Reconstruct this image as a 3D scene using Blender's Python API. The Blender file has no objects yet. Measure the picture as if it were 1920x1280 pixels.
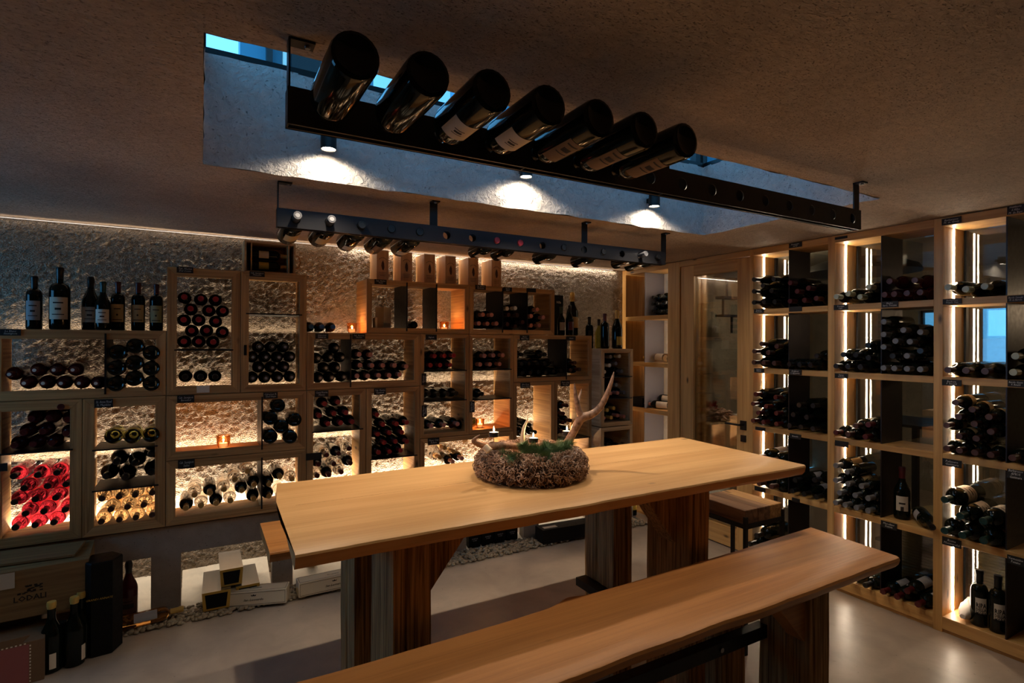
import bpy, bmesh, math, random
from mathutils import Vector, Matrix, noise
random.seed(7)
PI = math.pi
S = bpy.context.scene
COL = S.collection

# ------------------------------------------------------------------ camera
F_PX, CZ = 1030.6356, 1.6
yaw, pitch, roll = math.radians(29.5288), math.radians(0.0844), math.radians(0.2252)
fwd = Vector((math.sin(yaw)*math.cos(pitch), math.cos(yaw)*math.cos(pitch), math.sin(pitch)))
rgt = Vector((math.cos(yaw), -math.sin(yaw), 0)); upv = rgt.cross(fwd)
rgt, upv = rgt*math.cos(roll)+upv*math.sin(roll), -rgt*math.sin(roll)+upv*math.cos(roll)
cam = bpy.data.objects.new('camera', bpy.data.cameras.new('camera'))
COL.objects.link(cam)
cam.data.sensor_width = 36; cam.data.lens = F_PX/1920*36; cam.data.clip_start = 0.05
cam.matrix_world = Matrix(((rgt.x, upv.x, -fwd.x, 0), (rgt.y, upv.y, -fwd.y, 0), (rgt.z, upv.z, -fwd.z, CZ), (0, 0, 0, 1)))
S.camera = cam
CAMP = Vector((0, 0, CZ))
def _on(ax, v, x, y):
    d = fwd + (x-960)/F_PX*rgt - (y-640)/F_PX*upv
    return CAMP + d*((v-CAMP[ax])/d[ax])
def atX(v, x, y): return _on(0, v, x, y)     # a measured pixel turned into a point of the plane x = v
def atY(v, x, y): return _on(1, v, x, y)
def atZ(v, x, y): return _on(2, v, x, y)

# ------------------------------------------------------------------ world, exposure
S.view_settings.view_transform = 'Standard'; S.view_settings.look = 'None'
S.view_settings.exposure = 0.36; S.view_settings.gamma = 1.0; S.view_settings.use_curve_mapping = False
W = bpy.data.worlds.new('dusk_sky'); S.world = W; W.use_nodes = True
bg = W.node_tree.nodes['Background']; bg.inputs[0].default_value = (0.145, 0.56, 1.02, 1)
_tc = W.node_tree.nodes.new('ShaderNodeTexCoord'); _sx = W.node_tree.nodes.new('ShaderNodeSeparateXYZ'); _mr = W.node_tree.nodes.new('ShaderNodeMapRange')
_mr.inputs['From Min'].default_value = 0.3; _mr.inputs['From Max'].default_value = -1.0; _mr.inputs['To Min'].default_value = 1.15; _mr.inputs['To Max'].default_value = 4.2
W.node_tree.links.new(_tc.outputs['Generated'], _sx.inputs[0]); W.node_tree.links.new(_sx.outputs[0], _mr.inputs[0]); W.node_tree.links.new(_mr.outputs[0], bg.inputs[1])
cy = S.cycles
cy.max_bounces = 10; cy.diffuse_bounces = 4; cy.glossy_bounces = 4; cy.transmission_bounces = 8; cy.transparent_max_bounces = 12
cy.sample_clamp_indirect = 4.0; cy.sample_clamp_direct = 0; cy.caustics_reflective = False; cy.caustics_refractive = False
cy.use_denoising = True

def light(name, kind, loc, energy, color, **kw):
    d = bpy.data.lights.new(name, kind); d.energy = energy; d.color = color
    for k, v in kw.items():
        if k != 'rot': setattr(d, k, v)
    o = bpy.data.objects.new(name, d); COL.objects.link(o); o.location = loc
    if 'rot' in kw: o.rotation_euler = kw['rot']
    return o
WARM = (1.0, 0.62, 0.32); WARM2 = (1.0, 0.77, 0.53)
# LED lines hidden behind the wine racks: each shines on the plaster between the rack backs and the wall
for (x0, x1, z, e, c) in [(-0.95, 3.3, 0.515, 42, WARM2), (-0.95, 2.9, 0.90, 7, WARM2), (-0.95, 2.9, 1.275, 3, WARM2), (-0.95, 2.9, 1.655, 1.6, WARM2)]:
    light('rack_backlight', 'AREA', ((x0+x1)/2, 4.122, z), e, c, shape='RECTANGLE', size=x1-x0, size_y=0.010, rot=(PI, 0, 0))
# niches of the plinth, lit from above
light('niche_light', 'AREA', (1.2, 4.11, 0.49), 6, (1, 0.86, 0.68), shape='RECTANGLE', size=4.3, size_y=0.05, rot=(0, 0, 0))
# LED line in the joint of wall and ceiling
light('cove_light', 'AREA', (-0.4, 4.135, 2.295), 0.10, (1, 0.84, 0.68), shape='RECTANGLE', size=2.6, size_y=0.008, rot=(0, 0, 0))
light('cove_light', 'AREA', (2.2, 4.135, 2.295), 2.6, (1, 0.84, 0.68), shape='RECTANGLE', size=2.6, size_y=0.008, rot=(0, 0, 0))
# the room beyond the glass wall
light('hall_light', 'POINT', (6.0, 0.6, 1.9), 13, (1, 0.72, 0.48), shadow_soft_size=0.12)
light('hall_light', 'POINT', (4.25, 3.15, 2.25), 16, (1, 0.85, 0.66), shadow_soft_size=0.03)

# ------------------------------------------------------------------ materials
def srgb(r, g, b):
    f = lambda c: (c/255/12.92) if c/255 <= 0.04045 else ((c/255+0.055)/1.055)**2.4
    return (f(r), f(g), f(b), 1)
MATS = {}
def newmat(name):
    m = bpy.data.materials.new(name); m.use_nodes = True; MATS[name] = m
    nt = m.node_tree; return m, nt, nt.nodes['Principled BSDF']
def N(nt, t, **kw):
    n = nt.nodes.new(t)
    for k, v in kw.items():
        if k in n.inputs: n.inputs[k].default_value = v
        else: setattr(n, k, v)
    return n
def plain(name, col, rough=0.5, metal=0, spec=0.5, **kw):
    m, nt, b = newmat(name)
    b.inputs['Base Color'].default_value = col; b.inputs['Roughness'].default_value = rough
    b.inputs['Metallic'].default_value = metal; b.inputs['Specular IOR Level'].default_value = spec
    for k, v in kw.items(): b.inputs[k.replace('_', ' ')].default_value = v
    # a faint, uneven roughness so that no surface is perfectly uniform
    no = N(nt, 'ShaderNodeTexNoise'); no.inputs['Scale'].default_value = 35
    mr = N(nt, 'ShaderNodeMapRange'); mr.inputs['To Min'].default_value = max(0, rough*0.8); mr.inputs['To Max'].default_value = min(1, rough*1.2+0.01)
    tc = N(nt, 'ShaderNodeTexCoord'); nt.links.new(tc.outputs['Object'], no.inputs['Vector'])
    nt.links.new(no.outputs[0], mr.inputs[0]); nt.links.new(mr.outputs[0], b.inputs['Roughness'])
    return m
def emis(name, col, s):
    m, nt, b = newmat(name)
    b.inputs['Base Color'].default_value = (0.8, 0.8, 0.8, 1); b.inputs['Emission Color'].default_value = col; b.inputs['Emission Strength'].default_value = s
    return m
def wood(name, c1, c2, axis, fine=38, along=1.4, rough=0.5, knots=True, bump=0.25, rnd=True, patch=0.35):
    m, nt, b = newmat(name); L = nt.links.new
    tc = N(nt, 'ShaderNodeTexCoord'); oi = N(nt, 'ShaderNodeObjectInfo')
    add = N(nt, 'ShaderNodeVectorMath', operation='ADD')
    L(tc.outputs['Object'], add.inputs[0])
    if rnd:
        mul = N(nt, 'ShaderNodeMath', operation='MULTIPLY'); mul.inputs[1].default_value = 7.3
        L(oi.outputs['Random'], mul.inputs[0]); L(mul.outputs[0], add.inputs[1])
    def mapped(fs, al):
        mp = N(nt, 'ShaderNodeMapping'); sc = [fs, fs, fs]; sc['xyz'.index(axis)] = al
        mp.inputs['Scale'].default_value = sc; L(add.outputs[0], mp.inputs[0]); return mp.outputs[0]
    n1 = N(nt, 'ShaderNodeTexNoise'); n1.inputs['Scale'].default_value = 1; n1.inputs['Detail'].default_value = 5; n1.inputs['Distortion'].default_value = 0.7
    L(mapped(fine, along), n1.inputs[0])
    n2 = N(nt, 'ShaderNodeTexNoise'); n2.inputs['Scale'].default_value = 1; n2.inputs['Detail'].default_value = 2
    L(mapped(fine*0.12, along*0.6), n2.inputs[0])
    mix = N(nt, 'ShaderNodeMix', data_type='FLOAT'); mix.inputs[0].default_value = patch
    L(n1.outputs[0], mix.inputs[2]); L(n2.outputs[0], mix.inputs[3])
    cr = N(nt, 'ShaderNodeValToRGB'); cr.color_ramp.elements[0].position = 0.36; cr.color_ramp.elements[0].color = c2
    cr.color_ramp.elements[1].position = 0.62; cr.color_ramp.elements[1].color = c1
    L(mix.outputs[0], cr.inputs[0]); out = cr.outputs[0]
    if knots:
        vo = N(nt, 'ShaderNodeTexVoronoi'); vo.inputs['Scale'].default_value = 1
        L(mapped(*((4.5, 2.2) if knots == 'few' else (9, 3.6))), vo.inputs['Vector'])
        k = N(nt, 'ShaderNodeMapRange'); k.inputs['From Min'].default_value = 0.02 if knots == 'few' else .05; k.inputs['From Max'].default_value = 0.07 if knots == 'few' else .13
        L(vo.outputs['Distance'], k.inputs[0])
        mk = N(nt, 'ShaderNodeMix', data_type='RGBA'); mk.inputs[6].default_value = [v*0.28 for v in c2[:3]]+[1]
        L(k.outputs[0], mk.inputs[0]); L(out, mk.inputs[7]); out = mk.outputs[2]
    L(out, b.inputs['Base Color']); b.inputs['Roughness'].default_value = rough
    bp = N(nt, 'ShaderNodeBump'); bp.inputs['Strength'].default_value = bump; bp.inputs['Distance'].default_value = 0.004
    L(n1.outputs[0], bp.inputs['Height']); L(bp.outputs[0], b.inputs['Normal'])
    return m
def plaster(name, c1, c2, rough, scale, strength, dist, pits=True, spec=0.4, stretch=(1, 1, 1), pitk=5.0, pitlo=.27, mott=.14, facet=0):
    m, nt, b = newmat(name); L = nt.links.new
    tc = N(nt, 'ShaderNodeTexCoord'); mp = N(nt, 'ShaderNodeMapping'); mp.inputs['Scale'].default_value = stretch
    L(tc.outputs['Object'], mp.inputs[0])
    a = N(nt, 'ShaderNodeTexNoise'); a.inputs['Scale'].default_value = scale; a.inputs['Detail'].default_value = 6; a.inputs['Roughness'].default_value = 0.62; a.inputs['Distortion'].default_value = 0.6
    L(mp.outputs[0], a.inputs[0])
    c = N(nt, 'ShaderNodeTexNoise'); c.inputs['Scale'].default_value = 1.7; c.inputs['Detail'].default_value = 4
    L(tc.outputs['Object'], c.inputs[0])
    cr = N(nt, 'ShaderNodeValToRGB'); cr.color_ramp.elements[0].position = 0.35; cr.color_ramp.elements[0].color = c2
    cr.color_ramp.elements[1].position = 0.65; cr.color_ramp.elements[1].color = c1
    L(c.outputs[0], cr.inputs[0]); out = cr.outputs[0]; h = a.outputs[0]
    mo = N(nt, 'ShaderNodeMapRange'); mo.inputs['From Min'].default_value = .3; mo.inputs['From Max'].default_value = .7; mo.inputs['To Min'].default_value = 1-mott; mo.inputs['To Max'].default_value = 1+mott*.6
    L(a.outputs[0], mo.inputs[0]); mm = N(nt, 'ShaderNodeVectorMath', operation='SCALE'); L(out, mm.inputs[0]); L(mo.outputs[0], mm.inputs['Scale']); out = mm.outputs[0]
    if pits:
        v = N(nt, 'ShaderNodeTexNoise'); v.inputs['Scale'].default_value = scale*pitk; v.inputs['Detail'].default_value = 3
        L(mp.outputs[0], v.inputs[0])
        k = N(nt, 'ShaderNodeMapRange'); k.inputs['From Min'].default_value = pitlo; k.inputs['From Max'].default_value = pitlo+.10
        L(v.outputs[0], k.inputs[0])
        mk = N(nt, 'ShaderNodeMix', data_type='RGBA'); mk.inputs[6].default_value = [x*0.5 for x in c2[:3]]+[1]
        L(k.outputs[0], mk.inputs[0]); L(out, mk.inputs[7]); out = mk.outputs[2]
        ad = N(nt, 'ShaderNodeMath', operation='MULTIPLY_ADD'); ad.inputs[1].default_value = 0.5
        L(k.outputs[0], ad.inputs[0]); L(h, ad.inputs[2]); h = ad.outputs[0]
    L(out, b.inputs['Base Color']); b.inputs['Roughness'].default_value = rough; b.inputs['Specular IOR Level'].default_value = spec
    if facet:
        fv = N(nt, 'ShaderNodeTexVoronoi'); fv.inputs['Scale'].default_value = facet; L(mp.outputs[0], fv.inputs['Vector'])
        ad2 = N(nt, 'ShaderNodeMath', operation='MULTIPLY_ADD'); ad2.inputs[1].default_value = .8; L(fv.outputs['Distance'], ad2.inputs[0]); L(h, ad2.inputs[2]); h = ad2.outputs[0]
    bp = N(nt, 'ShaderNodeBump'); bp.inputs['Strength'].default_value = strength; bp.inputs['Distance'].default_value = dist
    L(h, bp.inputs['Height']); L(bp.outputs[0], b.inputs['Normal'])
    return m
def glassmat(name, tint, facmin, facmax, rough=0.0):
    m, nt, b = newmat(name); L = nt.links.new; nt.nodes.remove(b)
    out = [n for n in nt.nodes if n.type == 'OUTPUT_MATERIAL'][0]
    t = N(nt, 'ShaderNodeBsdfTransparent'); t.inputs[0].default_value = tint
    g = N(nt, 'ShaderNodeBsdfGlossy'); g.inputs['Roughness'].default_value = rough; g.inputs[0].default_value = (0.9, 0.9, 0.9, 1)
    lw = N(nt, 'ShaderNodeLayerWeight'); lw.inputs[0].default_value = 0.35
    mr = N(nt, 'ShaderNodeMapRange'); mr.inputs['To Min'].default_value = facmin; mr.inputs['To Max'].default_value = facmax
    L(lw.outputs['Fresnel'], mr.inputs[0])
    mx = N(nt, 'ShaderNodeMixShader'); L(mr.outputs[0], mx.inputs[0]); L(t.outputs[0], mx.inputs[1]); L(g.outputs[0], mx.inputs[2]); L(mx.outputs[0], out.inputs[0])
    return m

RW1, RW2 = srgb(208, 162, 104), srgb(150, 106, 60)
for ax in 'xyz': wood('rack_wood_'+ax, RW1, RW2, ax, fine=60, rough=0.6, bump=.5)
for ax in 'xyz': wood('pale_wood_'+ax, srgb(214, 186, 142), srgb(166, 130, 88), ax, rough=0.6)
for ax in 'xyz': wood('spruce_'+ax, srgb(218, 172, 106), srgb(182, 134, 74), ax, fine=30, rough=0.45)
wood('table_oak', srgb(222, 174, 116), srgb(198, 146, 90), 'x', fine=75, along=1.6, rough=0.42, knots='few', bump=0.15, rnd=False, patch=0.62)
wood('bench_oak', srgb(196, 134, 74), srgb(158, 100, 50), 'x', fine=75, along=1.6, rough=0.42, knots='few', bump=0.15, rnd=False, patch=0.6)
wood('beam_wood', srgb(196, 150, 96), srgb(104, 70, 38), 'z', fine=115, along=3, rough=0.85, bump=1.0, patch=0.18)
wood('stool_wood', srgb(150, 112, 82), srgb(84, 56, 38), 'y', fine=26, rough=0.7, bump=0.6)
wood('crate_wood', srgb(206, 168, 118), srgb(176, 136, 90), 'x', fine=40, rough=0.6, knots=False)
wood('shaded_crate_wood', srgb(150, 118, 74), srgb(118, 88, 52), 'x', fine=40, rough=0.7, knots=False)  # crate wood darkened: the dim far-left corner is put into its colour
wood('giftbox_wood', srgb(228, 182, 130), srgb(204, 156, 106), 'z', fine=40, rough=0.55, knots=False)
plaster('ceiling_plaster', srgb(212, 192, 174), srgb(184, 166, 150), 0.8, 38, 1.0, 0.014, stretch=(1, 1.7, 1), pitk=3.2, pitlo=.30, mott=.2)
plaster('shaft_plaster', srgb(214, 208, 204), srgb(196, 190, 186), 0.8, 30, 1.0, 0.022, pitk=3, pitlo=.25)
plaster('rough_wall', srgb(196, 178, 156), srgb(170, 152, 130), 0.55, 70, 1.0, 0.014, facet=110, mott=.45, pits=False, spec=0.6, stretch=(1, 1, 1.25))
plaster('concrete', srgb(166, 152, 138), srgb(142, 128, 114), 0.75, 12, 0.25, 0.006, pitk=9, pitlo=.25)
plaster('niche_white', srgb(232, 224, 208), srgb(214, 206, 190), 0.7, 12, 0.2, 0.004, pits=False)
plaster('floor_resin', srgb(180, 164, 148), srgb(160, 145, 132), 0.36, 5, 0.05, 0.003, pits=True, spec=0.5, pitk=9, pitlo=.22)
plaster('hall_wall', srgb(168, 160, 140), srgb(146, 138, 120), 0.8, 9, 0.4, 0.01)
plaster('pebble_stone', srgb(178, 162, 138), srgb(120, 104, 86), 0.7, 40, 0.3, 0.002, pits=False)
plain('black_steel', srgb(20, 20, 22), 0.42, 0.4)
plain('satin_steel', srgb(50, 50, 54), 0.38, 0.6)
plain('rail_steel', srgb(44, 40, 38), 0.5, 0.2)
plain('dark_metal_sheet', srgb(52, 46, 48), 0.38, 0.7)
plain('grey_metal_sheet', srgb(120, 116, 124), 0.4, 0.3)
plain('chalkboard', srgb(14, 13, 14), 0.6)
plain('chalk', srgb(214, 210, 205), 0.9)
plain('ink', srgb(40, 30, 24), 0.8)
plain('white_card', srgb(226, 214, 196), 0.7)
plain('cream_card', srgb(214, 198, 170), 0.6)
plain('black_card', srgb(10, 9, 10), 0.6, 0, 0.2)
plain('brown_card', srgb(112, 86, 62), 0.75)
plain('silver_foil', srgb(210, 208, 204), 0.22, 0.9)
plain('gold_card', srgb(200, 160, 70), 0.4, 0.4)
plain('pink_card', srgb(150, 84, 84), 0.6)
plain('tissue', srgb(226, 216, 204), 0.8)
plain('rope', srgb(160, 116, 74), 0.9)
plain('screw', srgb(150, 150, 150), 0.3, 1)
plain('paper', srgb(204, 188, 166), 0.7)
plain('paper_grey', srgb(160, 156, 158), 0.7)
plain('paper_tan', srgb(196, 168, 120), 0.7)
plain('paper_ornate', srgb(120, 92, 62), 0.7)
plain('paper_gold', srgb(190, 160, 60), 0.5)
for n, c, r_ in (('cap_black', (18, 17, 18), 0.35), ('cap_red', (170, 44, 48), 0.35), ('cap_wine', (80, 22, 26), 0.35), ('cap_blue', (40, 90, 150), 0.35),
                 ('cap_gold', (196, 150, 82), 0.35), ('cap_silver', (112, 112, 116), 0.4), ('cap_steel', (62, 62, 66), 0.4), ('cap_pale', (176, 184, 164), 0.4), ('cap_pink', (206, 140, 124), 0.4),
                 ('cap_green', (26, 58, 54), 0.35), ('cap_brown', (74, 42, 32), 0.4), ('cap_white', (222, 220, 214), 0.4), ('cap_foil_gold', (206, 166, 84), 0.3)):
    plain(n, srgb(*c), r_)
plain('glass_dark', (0.003, 0.005, 0.003, 1), 0.08, 0, 0.26)
plain('glass_blackred', (0.06, 0.006, 0.010, 1), 0.10, 0, 0.4)
for n, c, ior in (('glass_rose', (0.86, 0.05, 0.11, 1), 1.22), ('glass_gold', (1.0, 0.72, 0.40, 1), 1.22), ('glass_clear', (0.9, 0.88, 0.84, 1), 1.25),
                  ('glass_olive', (0.34, 0.36, 0.10, 1), 1.3), ('glass_amber', (0.9, 0.42, 0.12, 1), 1.3), ('glass_darkrose', (0.10, 0.008, 0.012, 1), 1.25)):
    m, nt, b = newmat(n); b.inputs['Base Color'].default_value = c; b.inputs['Transmission Weight'].default_value = 1
    b.inputs['IOR'].default_value = ior; b.inputs['Roughness'].default_value = 0.04
glassmat('pane', (0.86, 0.86, 0.84, 1), 0.05, 0.75)
glassmat('roof_pane', (0.95, 0.97, 1, 1), 0.02, 0.5)
glassmat('votive_glass', (1.0, 0.78, 0.55, 1), 0.06, 0.6)
emis('led_white', (1.0, 0.82, 0.60, 1), 68)
emis('led_soft', (1.0, 0.84, 0.64, 1), 16)
emis('spot_face', (1.0, 0.85, 0.62, 1), 14)
emis('flame', (1.0, 0.62, 0.24, 1), 30)
emis('wax_glow', (1.0, 0.62, 0.36, 1), 0.9)
plain('wax', srgb(236, 226, 208), 0.5)
plain('antler_bone', srgb(150, 112, 88), 0.55)
plain('antler_tip', srgb(214, 196, 170), 0.45)
m, nt, b = newmat('antler')
tc = N(nt, 'ShaderNodeTexCoord'); no = N(nt, 'ShaderNodeTexNoise'); no.inputs['Scale'].default_value = 40; no.inputs['Detail'].default_value = 5
nt.links.new(tc.outputs['Object'], no.inputs[0]); cr = N(nt, 'ShaderNodeValToRGB'); cr.color_ramp.elements[0].color = srgb(92, 62, 46); cr.color_ramp.elements[1].color = srgb(178, 138, 112)
cr.color_ramp.elements[0].position = 0.36; cr.color_ramp.elements[1].position = 0.62
nt.links.new(no.outputs[0], cr.inputs[0]); nt.links.new(cr.outputs[0], b.inputs['Base Color']); b.inputs['Roughness'].default_value = 0.55
bp = N(nt, 'ShaderNodeBump'); bp.inputs['Strength'].default_value = 0.6; bp.inputs['Distance'].default_value = 0.002; nt.links.new(no.outputs[0], bp.inputs['Height']); nt.links.new(bp.outputs[0], b.inputs['Normal'])
m, nt, b = newmat('moss')
tc = N(nt, 'ShaderNodeTexCoord'); no = N(nt, 'ShaderNodeTexNoise'); no.inputs['Scale'].default_value = 22; no.inputs['Detail'].default_value = 3
nt.links.new(tc.outputs['Object'], no.inputs[0]); cr = N(nt, 'ShaderNodeValToRGB')
cr.color_ramp.elements[0].position = 0.38; cr.color_ramp.elements[0].color = srgb(120, 86, 62); cr.color_ramp.elements[1].position = 0.6; cr.color_ramp.elements[1].color = srgb(206, 176, 154)
nt.links.new(no.outputs[0], cr.inputs[0]); nt.links.new(cr.outputs[0], b.inputs['Base Color']); b.inputs['Roughness'].default_value = 0.9
plain('moss_gap_shade', srgb(62, 42, 30), 0.95)  # darker moss for the core, paints in the shade of gaps between strands
plain('pine_needle', srgb(112, 140, 98), 0.6)
plain('twig_grey', srgb(170, 156, 150), 0.8)
plain('wicker', srgb(196, 176, 136), 0.7)
plain('tree_bark', srgb(20, 20, 30), 0.9)
plain('teal_facade', srgb(60, 110, 130), 0.7)
plain('red_berry', srgb(150, 20, 30), 0.4)
plain('purple_foil', srgb(84, 50, 60), 0.4)
M = MATS

# ------------------------------------------------------------------ mesh helpers
class MB:
    def __init__(s): s.v = []; s.f = []
    def box(s, x0, y0, z0, x1, y1, z1):
        n = len(s.v)
        s.v += [(x0, y0, z0), (x1, y0, z0), (x1, y1, z0), (x0, y1, z0), (x0, y0, z1), (x1, y0, z1), (x1, y1, z1), (x0, y1, z1)]
        s.f += [(n, n+3, n+2, n+1), (n+4, n+5, n+6, n+7), (n, n+1, n+5, n+4), (n+1, n+2, n+6, n+5), (n+2, n+3, n+7, n+6), (n+3, n, n+4, n+7)]
        return s
    def prism(s, pts, a, b, ax):     # polygon pts in the plane normal to ax, between a and b
        n = len(s.v); k = len(pts)
        def P(p, t):
            return (t, p[0], p[1]) if ax == 'x' else (p[0], t, p[1]) if ax == 'y' else (p[0], p[1], t)
        s.v += [P(p, a) for p in pts] + [P(p, b) for p in pts]
        s.f += [tuple(range(n, n+k))[::-1], tuple(range(n+k, n+2*k))]
        s.f += [(n+i, n+(i+1) % k, n+k+(i+1) % k, n+k+i) for i in range(k)]
        return s
    def lathe(s, prof, seg=20, c=(0, 0, 0)):
        n = len(s.v); k = len(prof)
        for i in range(seg):
            a = 2*PI*i/seg
            for (r, z) in prof: s.v.append((c[0]+r*math.cos(a), c[1]+r*math.sin(a), c[2]+z))
        for i in range(seg):
            j = (i+1) % seg
            for q in range(k-1): s.f.append((n+i*k+q, n+j*k+q, n+j*k+q+1, n+i*k+q+1))
        if prof[0][0] > 1e-6: s.f.append(tuple(n+i*k for i in range(seg))[::-1])
        if prof[-1][0] > 1e-6: s.f.append(tuple(n+i*k+k-1 for i in range(seg)))
        return s
    def tube(s, pts, rad, seg=8):
        pts = [Vector(p) for p in pts]; n = len(s.v); k = len(pts)
        if not hasattr(rad, '__len__'): rad = [rad]*k
        u = None
        for i, p in enumerate(pts):
            t = (pts[min(i+1, k-1)]-pts[max(i-1, 0)]).normalized()
            if u is None: u = t.orthogonal().normalized()
            u = (u - t*u.dot(t)).normalized(); w = t.cross(u)
            for j in range(seg):
                a = 2*PI*j/seg; s.v.append(tuple(p+rad[i]*(math.cos(a)*u+math.sin(a)*w)))
        for i in range(k-1):
            for j in range(seg):
                jj = (j+1) % seg
                s.f.append((n+i*seg+j, n+i*seg+jj, n+(i+1)*seg+jj, n+(i+1)*seg+j))
        s.f.append(tuple(n+j for j in range(seg))[::-1]); s.f.append(tuple(n+(k-1)*seg+j for j in range(seg)))
        return s
    def add(s, me, mat=None):
        n = len(s.v); mat = mat or Matrix()
        s.v += [tuple(mat @ Vector(v)) for v in me[0]]; s.f += [tuple(i+n for i in f) for f in me[1]]
        return s
    def build(s, name, mat, parent=None, smooth=False, bev=0, loc=None):
        me = bpy.data.meshes.new(name); me.from_pydata(s.v, [], s.f)
        bm = bmesh.new(); bm.from_mesh(me)
        bmesh.ops.remove_doubles(bm, verts=bm.verts, dist=1e-6)
        bmesh.ops.recalc_face_normals(bm, faces=bm.faces)
        if bev: bmesh.ops.bevel(bm, geom=bm.edges[:], offset=bev, segments=1, affect='EDGES')
        bm.to_mesh(me); bm.free()
        me.materials.append(MATS[mat] if isinstance(mat, str) else mat)
        if smooth:
            me.polygons.foreach_set('use_smooth', [True]*len(me.polygons))
        o = bpy.data.objects.new(name, me); COL.objects.link(o)
        if parent: o.parent = parent
        if loc: o.location = loc
        return o
def shade_auto(o, ang=40):
    me = o.data; bm = bmesh.new(); bm.from_mesh(me)
    for e in bm.edges:
        if len(e.link_faces) == 2 and e.calc_face_angle(0) > math.radians(ang): e.smooth = False
    for f in bm.faces: f.smooth = True
    bm.to_mesh(me); bm.free(); return o
def tag(o, label=None, cat=None, group=None, kind=None):
    if label: o['label'] = label
    if cat: o['category'] = cat
    if group: o['group'] = group
    if kind: o['kind'] = kind
    return o
def thing(name, loc, label, cat, rot=(0, 0, 0), group=None):
    o = bpy.data.objects.new(name, None); COL.objects.link(o); o.location = loc; o.rotation_euler = rot
    o.empty_display_size = 0.05
    return tag(o, label, cat, group)
KIDS = {}
def kids(o):
    if o.name not in KIDS: KIDS[o.name] = list(o.children)
    return KIDS[o.name]
def dup(root, loc, rot, label, group=None, swap=None, name=None):
    r = root.copy(); COL.objects.link(r); r.location = loc; r.rotation_euler = rot; r['label'] = label
    if name: r.name = name
    if group: r['group'] = group
    for ch in kids(root):
        c = ch.copy(); COL.objects.link(c); c.parent = r
        for g in kids(ch):
            d = g.copy(); COL.objects.link(d); d.parent = c
    return r
def struct(o): o['kind'] = 'structure'; return o
def text_mesh(body, size, w=None, thick=0.0006, bold=False):
    cu = bpy.data.curves.new('txt', 'FONT'); cu.body = body; cu.size = size; cu.align_x = 'CENTER'; cu.align_y = 'CENTER'; cu.extrude = thick/2; cu.shear = 0.2 if not bold else 0
    cu.resolution_u = 1; cu.space_line = 0.9
    if bold: cu.offset = size*0.02
    o = bpy.data.objects.new('txt', cu); COL.objects.link(o)
    bpy.context.view_layer.update()
    me = bpy.data.meshes.new_from_object(o.evaluated_get(bpy.context.evaluated_depsgraph_get()))
    bpy.data.objects.remove(o); bpy.data.curves.remove(cu)
    vs = [tuple(v.co) for v in me.vertices]; fs = [tuple(p.vertices) for p in me.polygons]; bpy.data.meshes.remove(me)
    if w and vs:
        mw = max(v[0] for v in vs)-min(v[0] for v in vs)
        if mw > w: vs = [(v[0]*w/mw, v[1], v[2]) for v in vs]
    return vs, fs
# text on a plane: normal -y ("y"), normal -x ("x"), up ("z")
def tmat(face, loc, rotz=0):
    if face == 'y': r = Matrix(((1, 0, 0), (0, 0, -1), (0, 1, 0))).to_4x4()
    elif face == 'x': r = Matrix(((0, 0, -1), (-1, 0, 0), (0, 1, 0))).to_4x4()
    else: r = Matrix.Identity(4)
    return Matrix.Translation(loc) @ Matrix.Rotation(rotz, 4, 'Z') @ r
ORD = ['first', 'second', 'third', 'fourth', 'fifth', 'sixth', 'seventh', 'eighth', 'ninth', 'tenth', 'eleventh', 'twelfth']
ROWN = ['bottom', 'second', 'third', 'fourth', 'fifth', 'sixth']

# ================================================================== the room
H = 2.305
XL, XR, YN, YW = -2.6, 3.59, -2.6, 4.16
def nz(p, s, a):
    p = Vector(p)
    return Vector((noise.noise(p*s), noise.noise(p*s+Vector((7, 3, 1))), noise.noise(p*s+Vector((1, 9, 5)))))*a
def grid(mb, o, u, v, nu, nv, s=5, a=0.004):
    n = len(mb.v); o, u, v = Vector(o), Vector(u), Vector(v)
    for i in range(nu+1):
        for j in range(nv+1):
            p = o+u*(i/nu)+v*(j/nv); mb.v.append(tuple(p+nz(p, s, a)))
    for i in range(nu):
        for j in range(nv):
            q = n+i*(nv+1)+j; mb.f.append((q, q+nv+1, q+nv+2, q+1))
SX0, SX1, SY0, SY1, SZ = 0.004, 2.86, 1.44, 2.51, 2.752
mb = MB()
XH = 6.9   # the far side of the hall beyond the glass wall
grid(mb, (XL, YN, H), (SX0-XL, 0, 0), (0, YW-YN, 0), 26, 60)
grid(mb, (SX0, YN, H), (SX1-SX0, 0, 0), (0, SY0-YN, 0), 70, 30)
grid(mb, (SX0, SY1, H), (SX1-SX0, 0, 0), (0, YW-SY1, 0), 70, 24)
grid(mb, (SX1, YN, H), (3.9-SX1, 0, 0), (0, YW-YN, 0), 14, 60)
o = struct(mb.build('ceiling', 'ceiling_plaster', smooth=True))
mb = MB()
grid(mb, (SX0, SY1, H), (SX1-SX0, 0, 0), (0, 0, SZ-H), 140, 16, 9, 0.007)
grid(mb, (SX0, SY0, H), (SX1-SX0, 0, 0), (0, 0, SZ-H), 140, 16, 9, 0.007)
grid(mb, (SX0, SY0, H), (0, SY1-SY0, 0), (0, 0, SZ-H), 40, 16, 9, 0.007)
grid(mb, (SX1, SY0, H), (0, SY1-SY0, 0), (0, 0, SZ-H), 40, 16, 9, 0.007)
struct(mb.build('wall_skylight_shaft', 'shaft_plaster', smooth=True))
mb = MB()   # roof slab above the ceiling keeps daylight out
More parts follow.
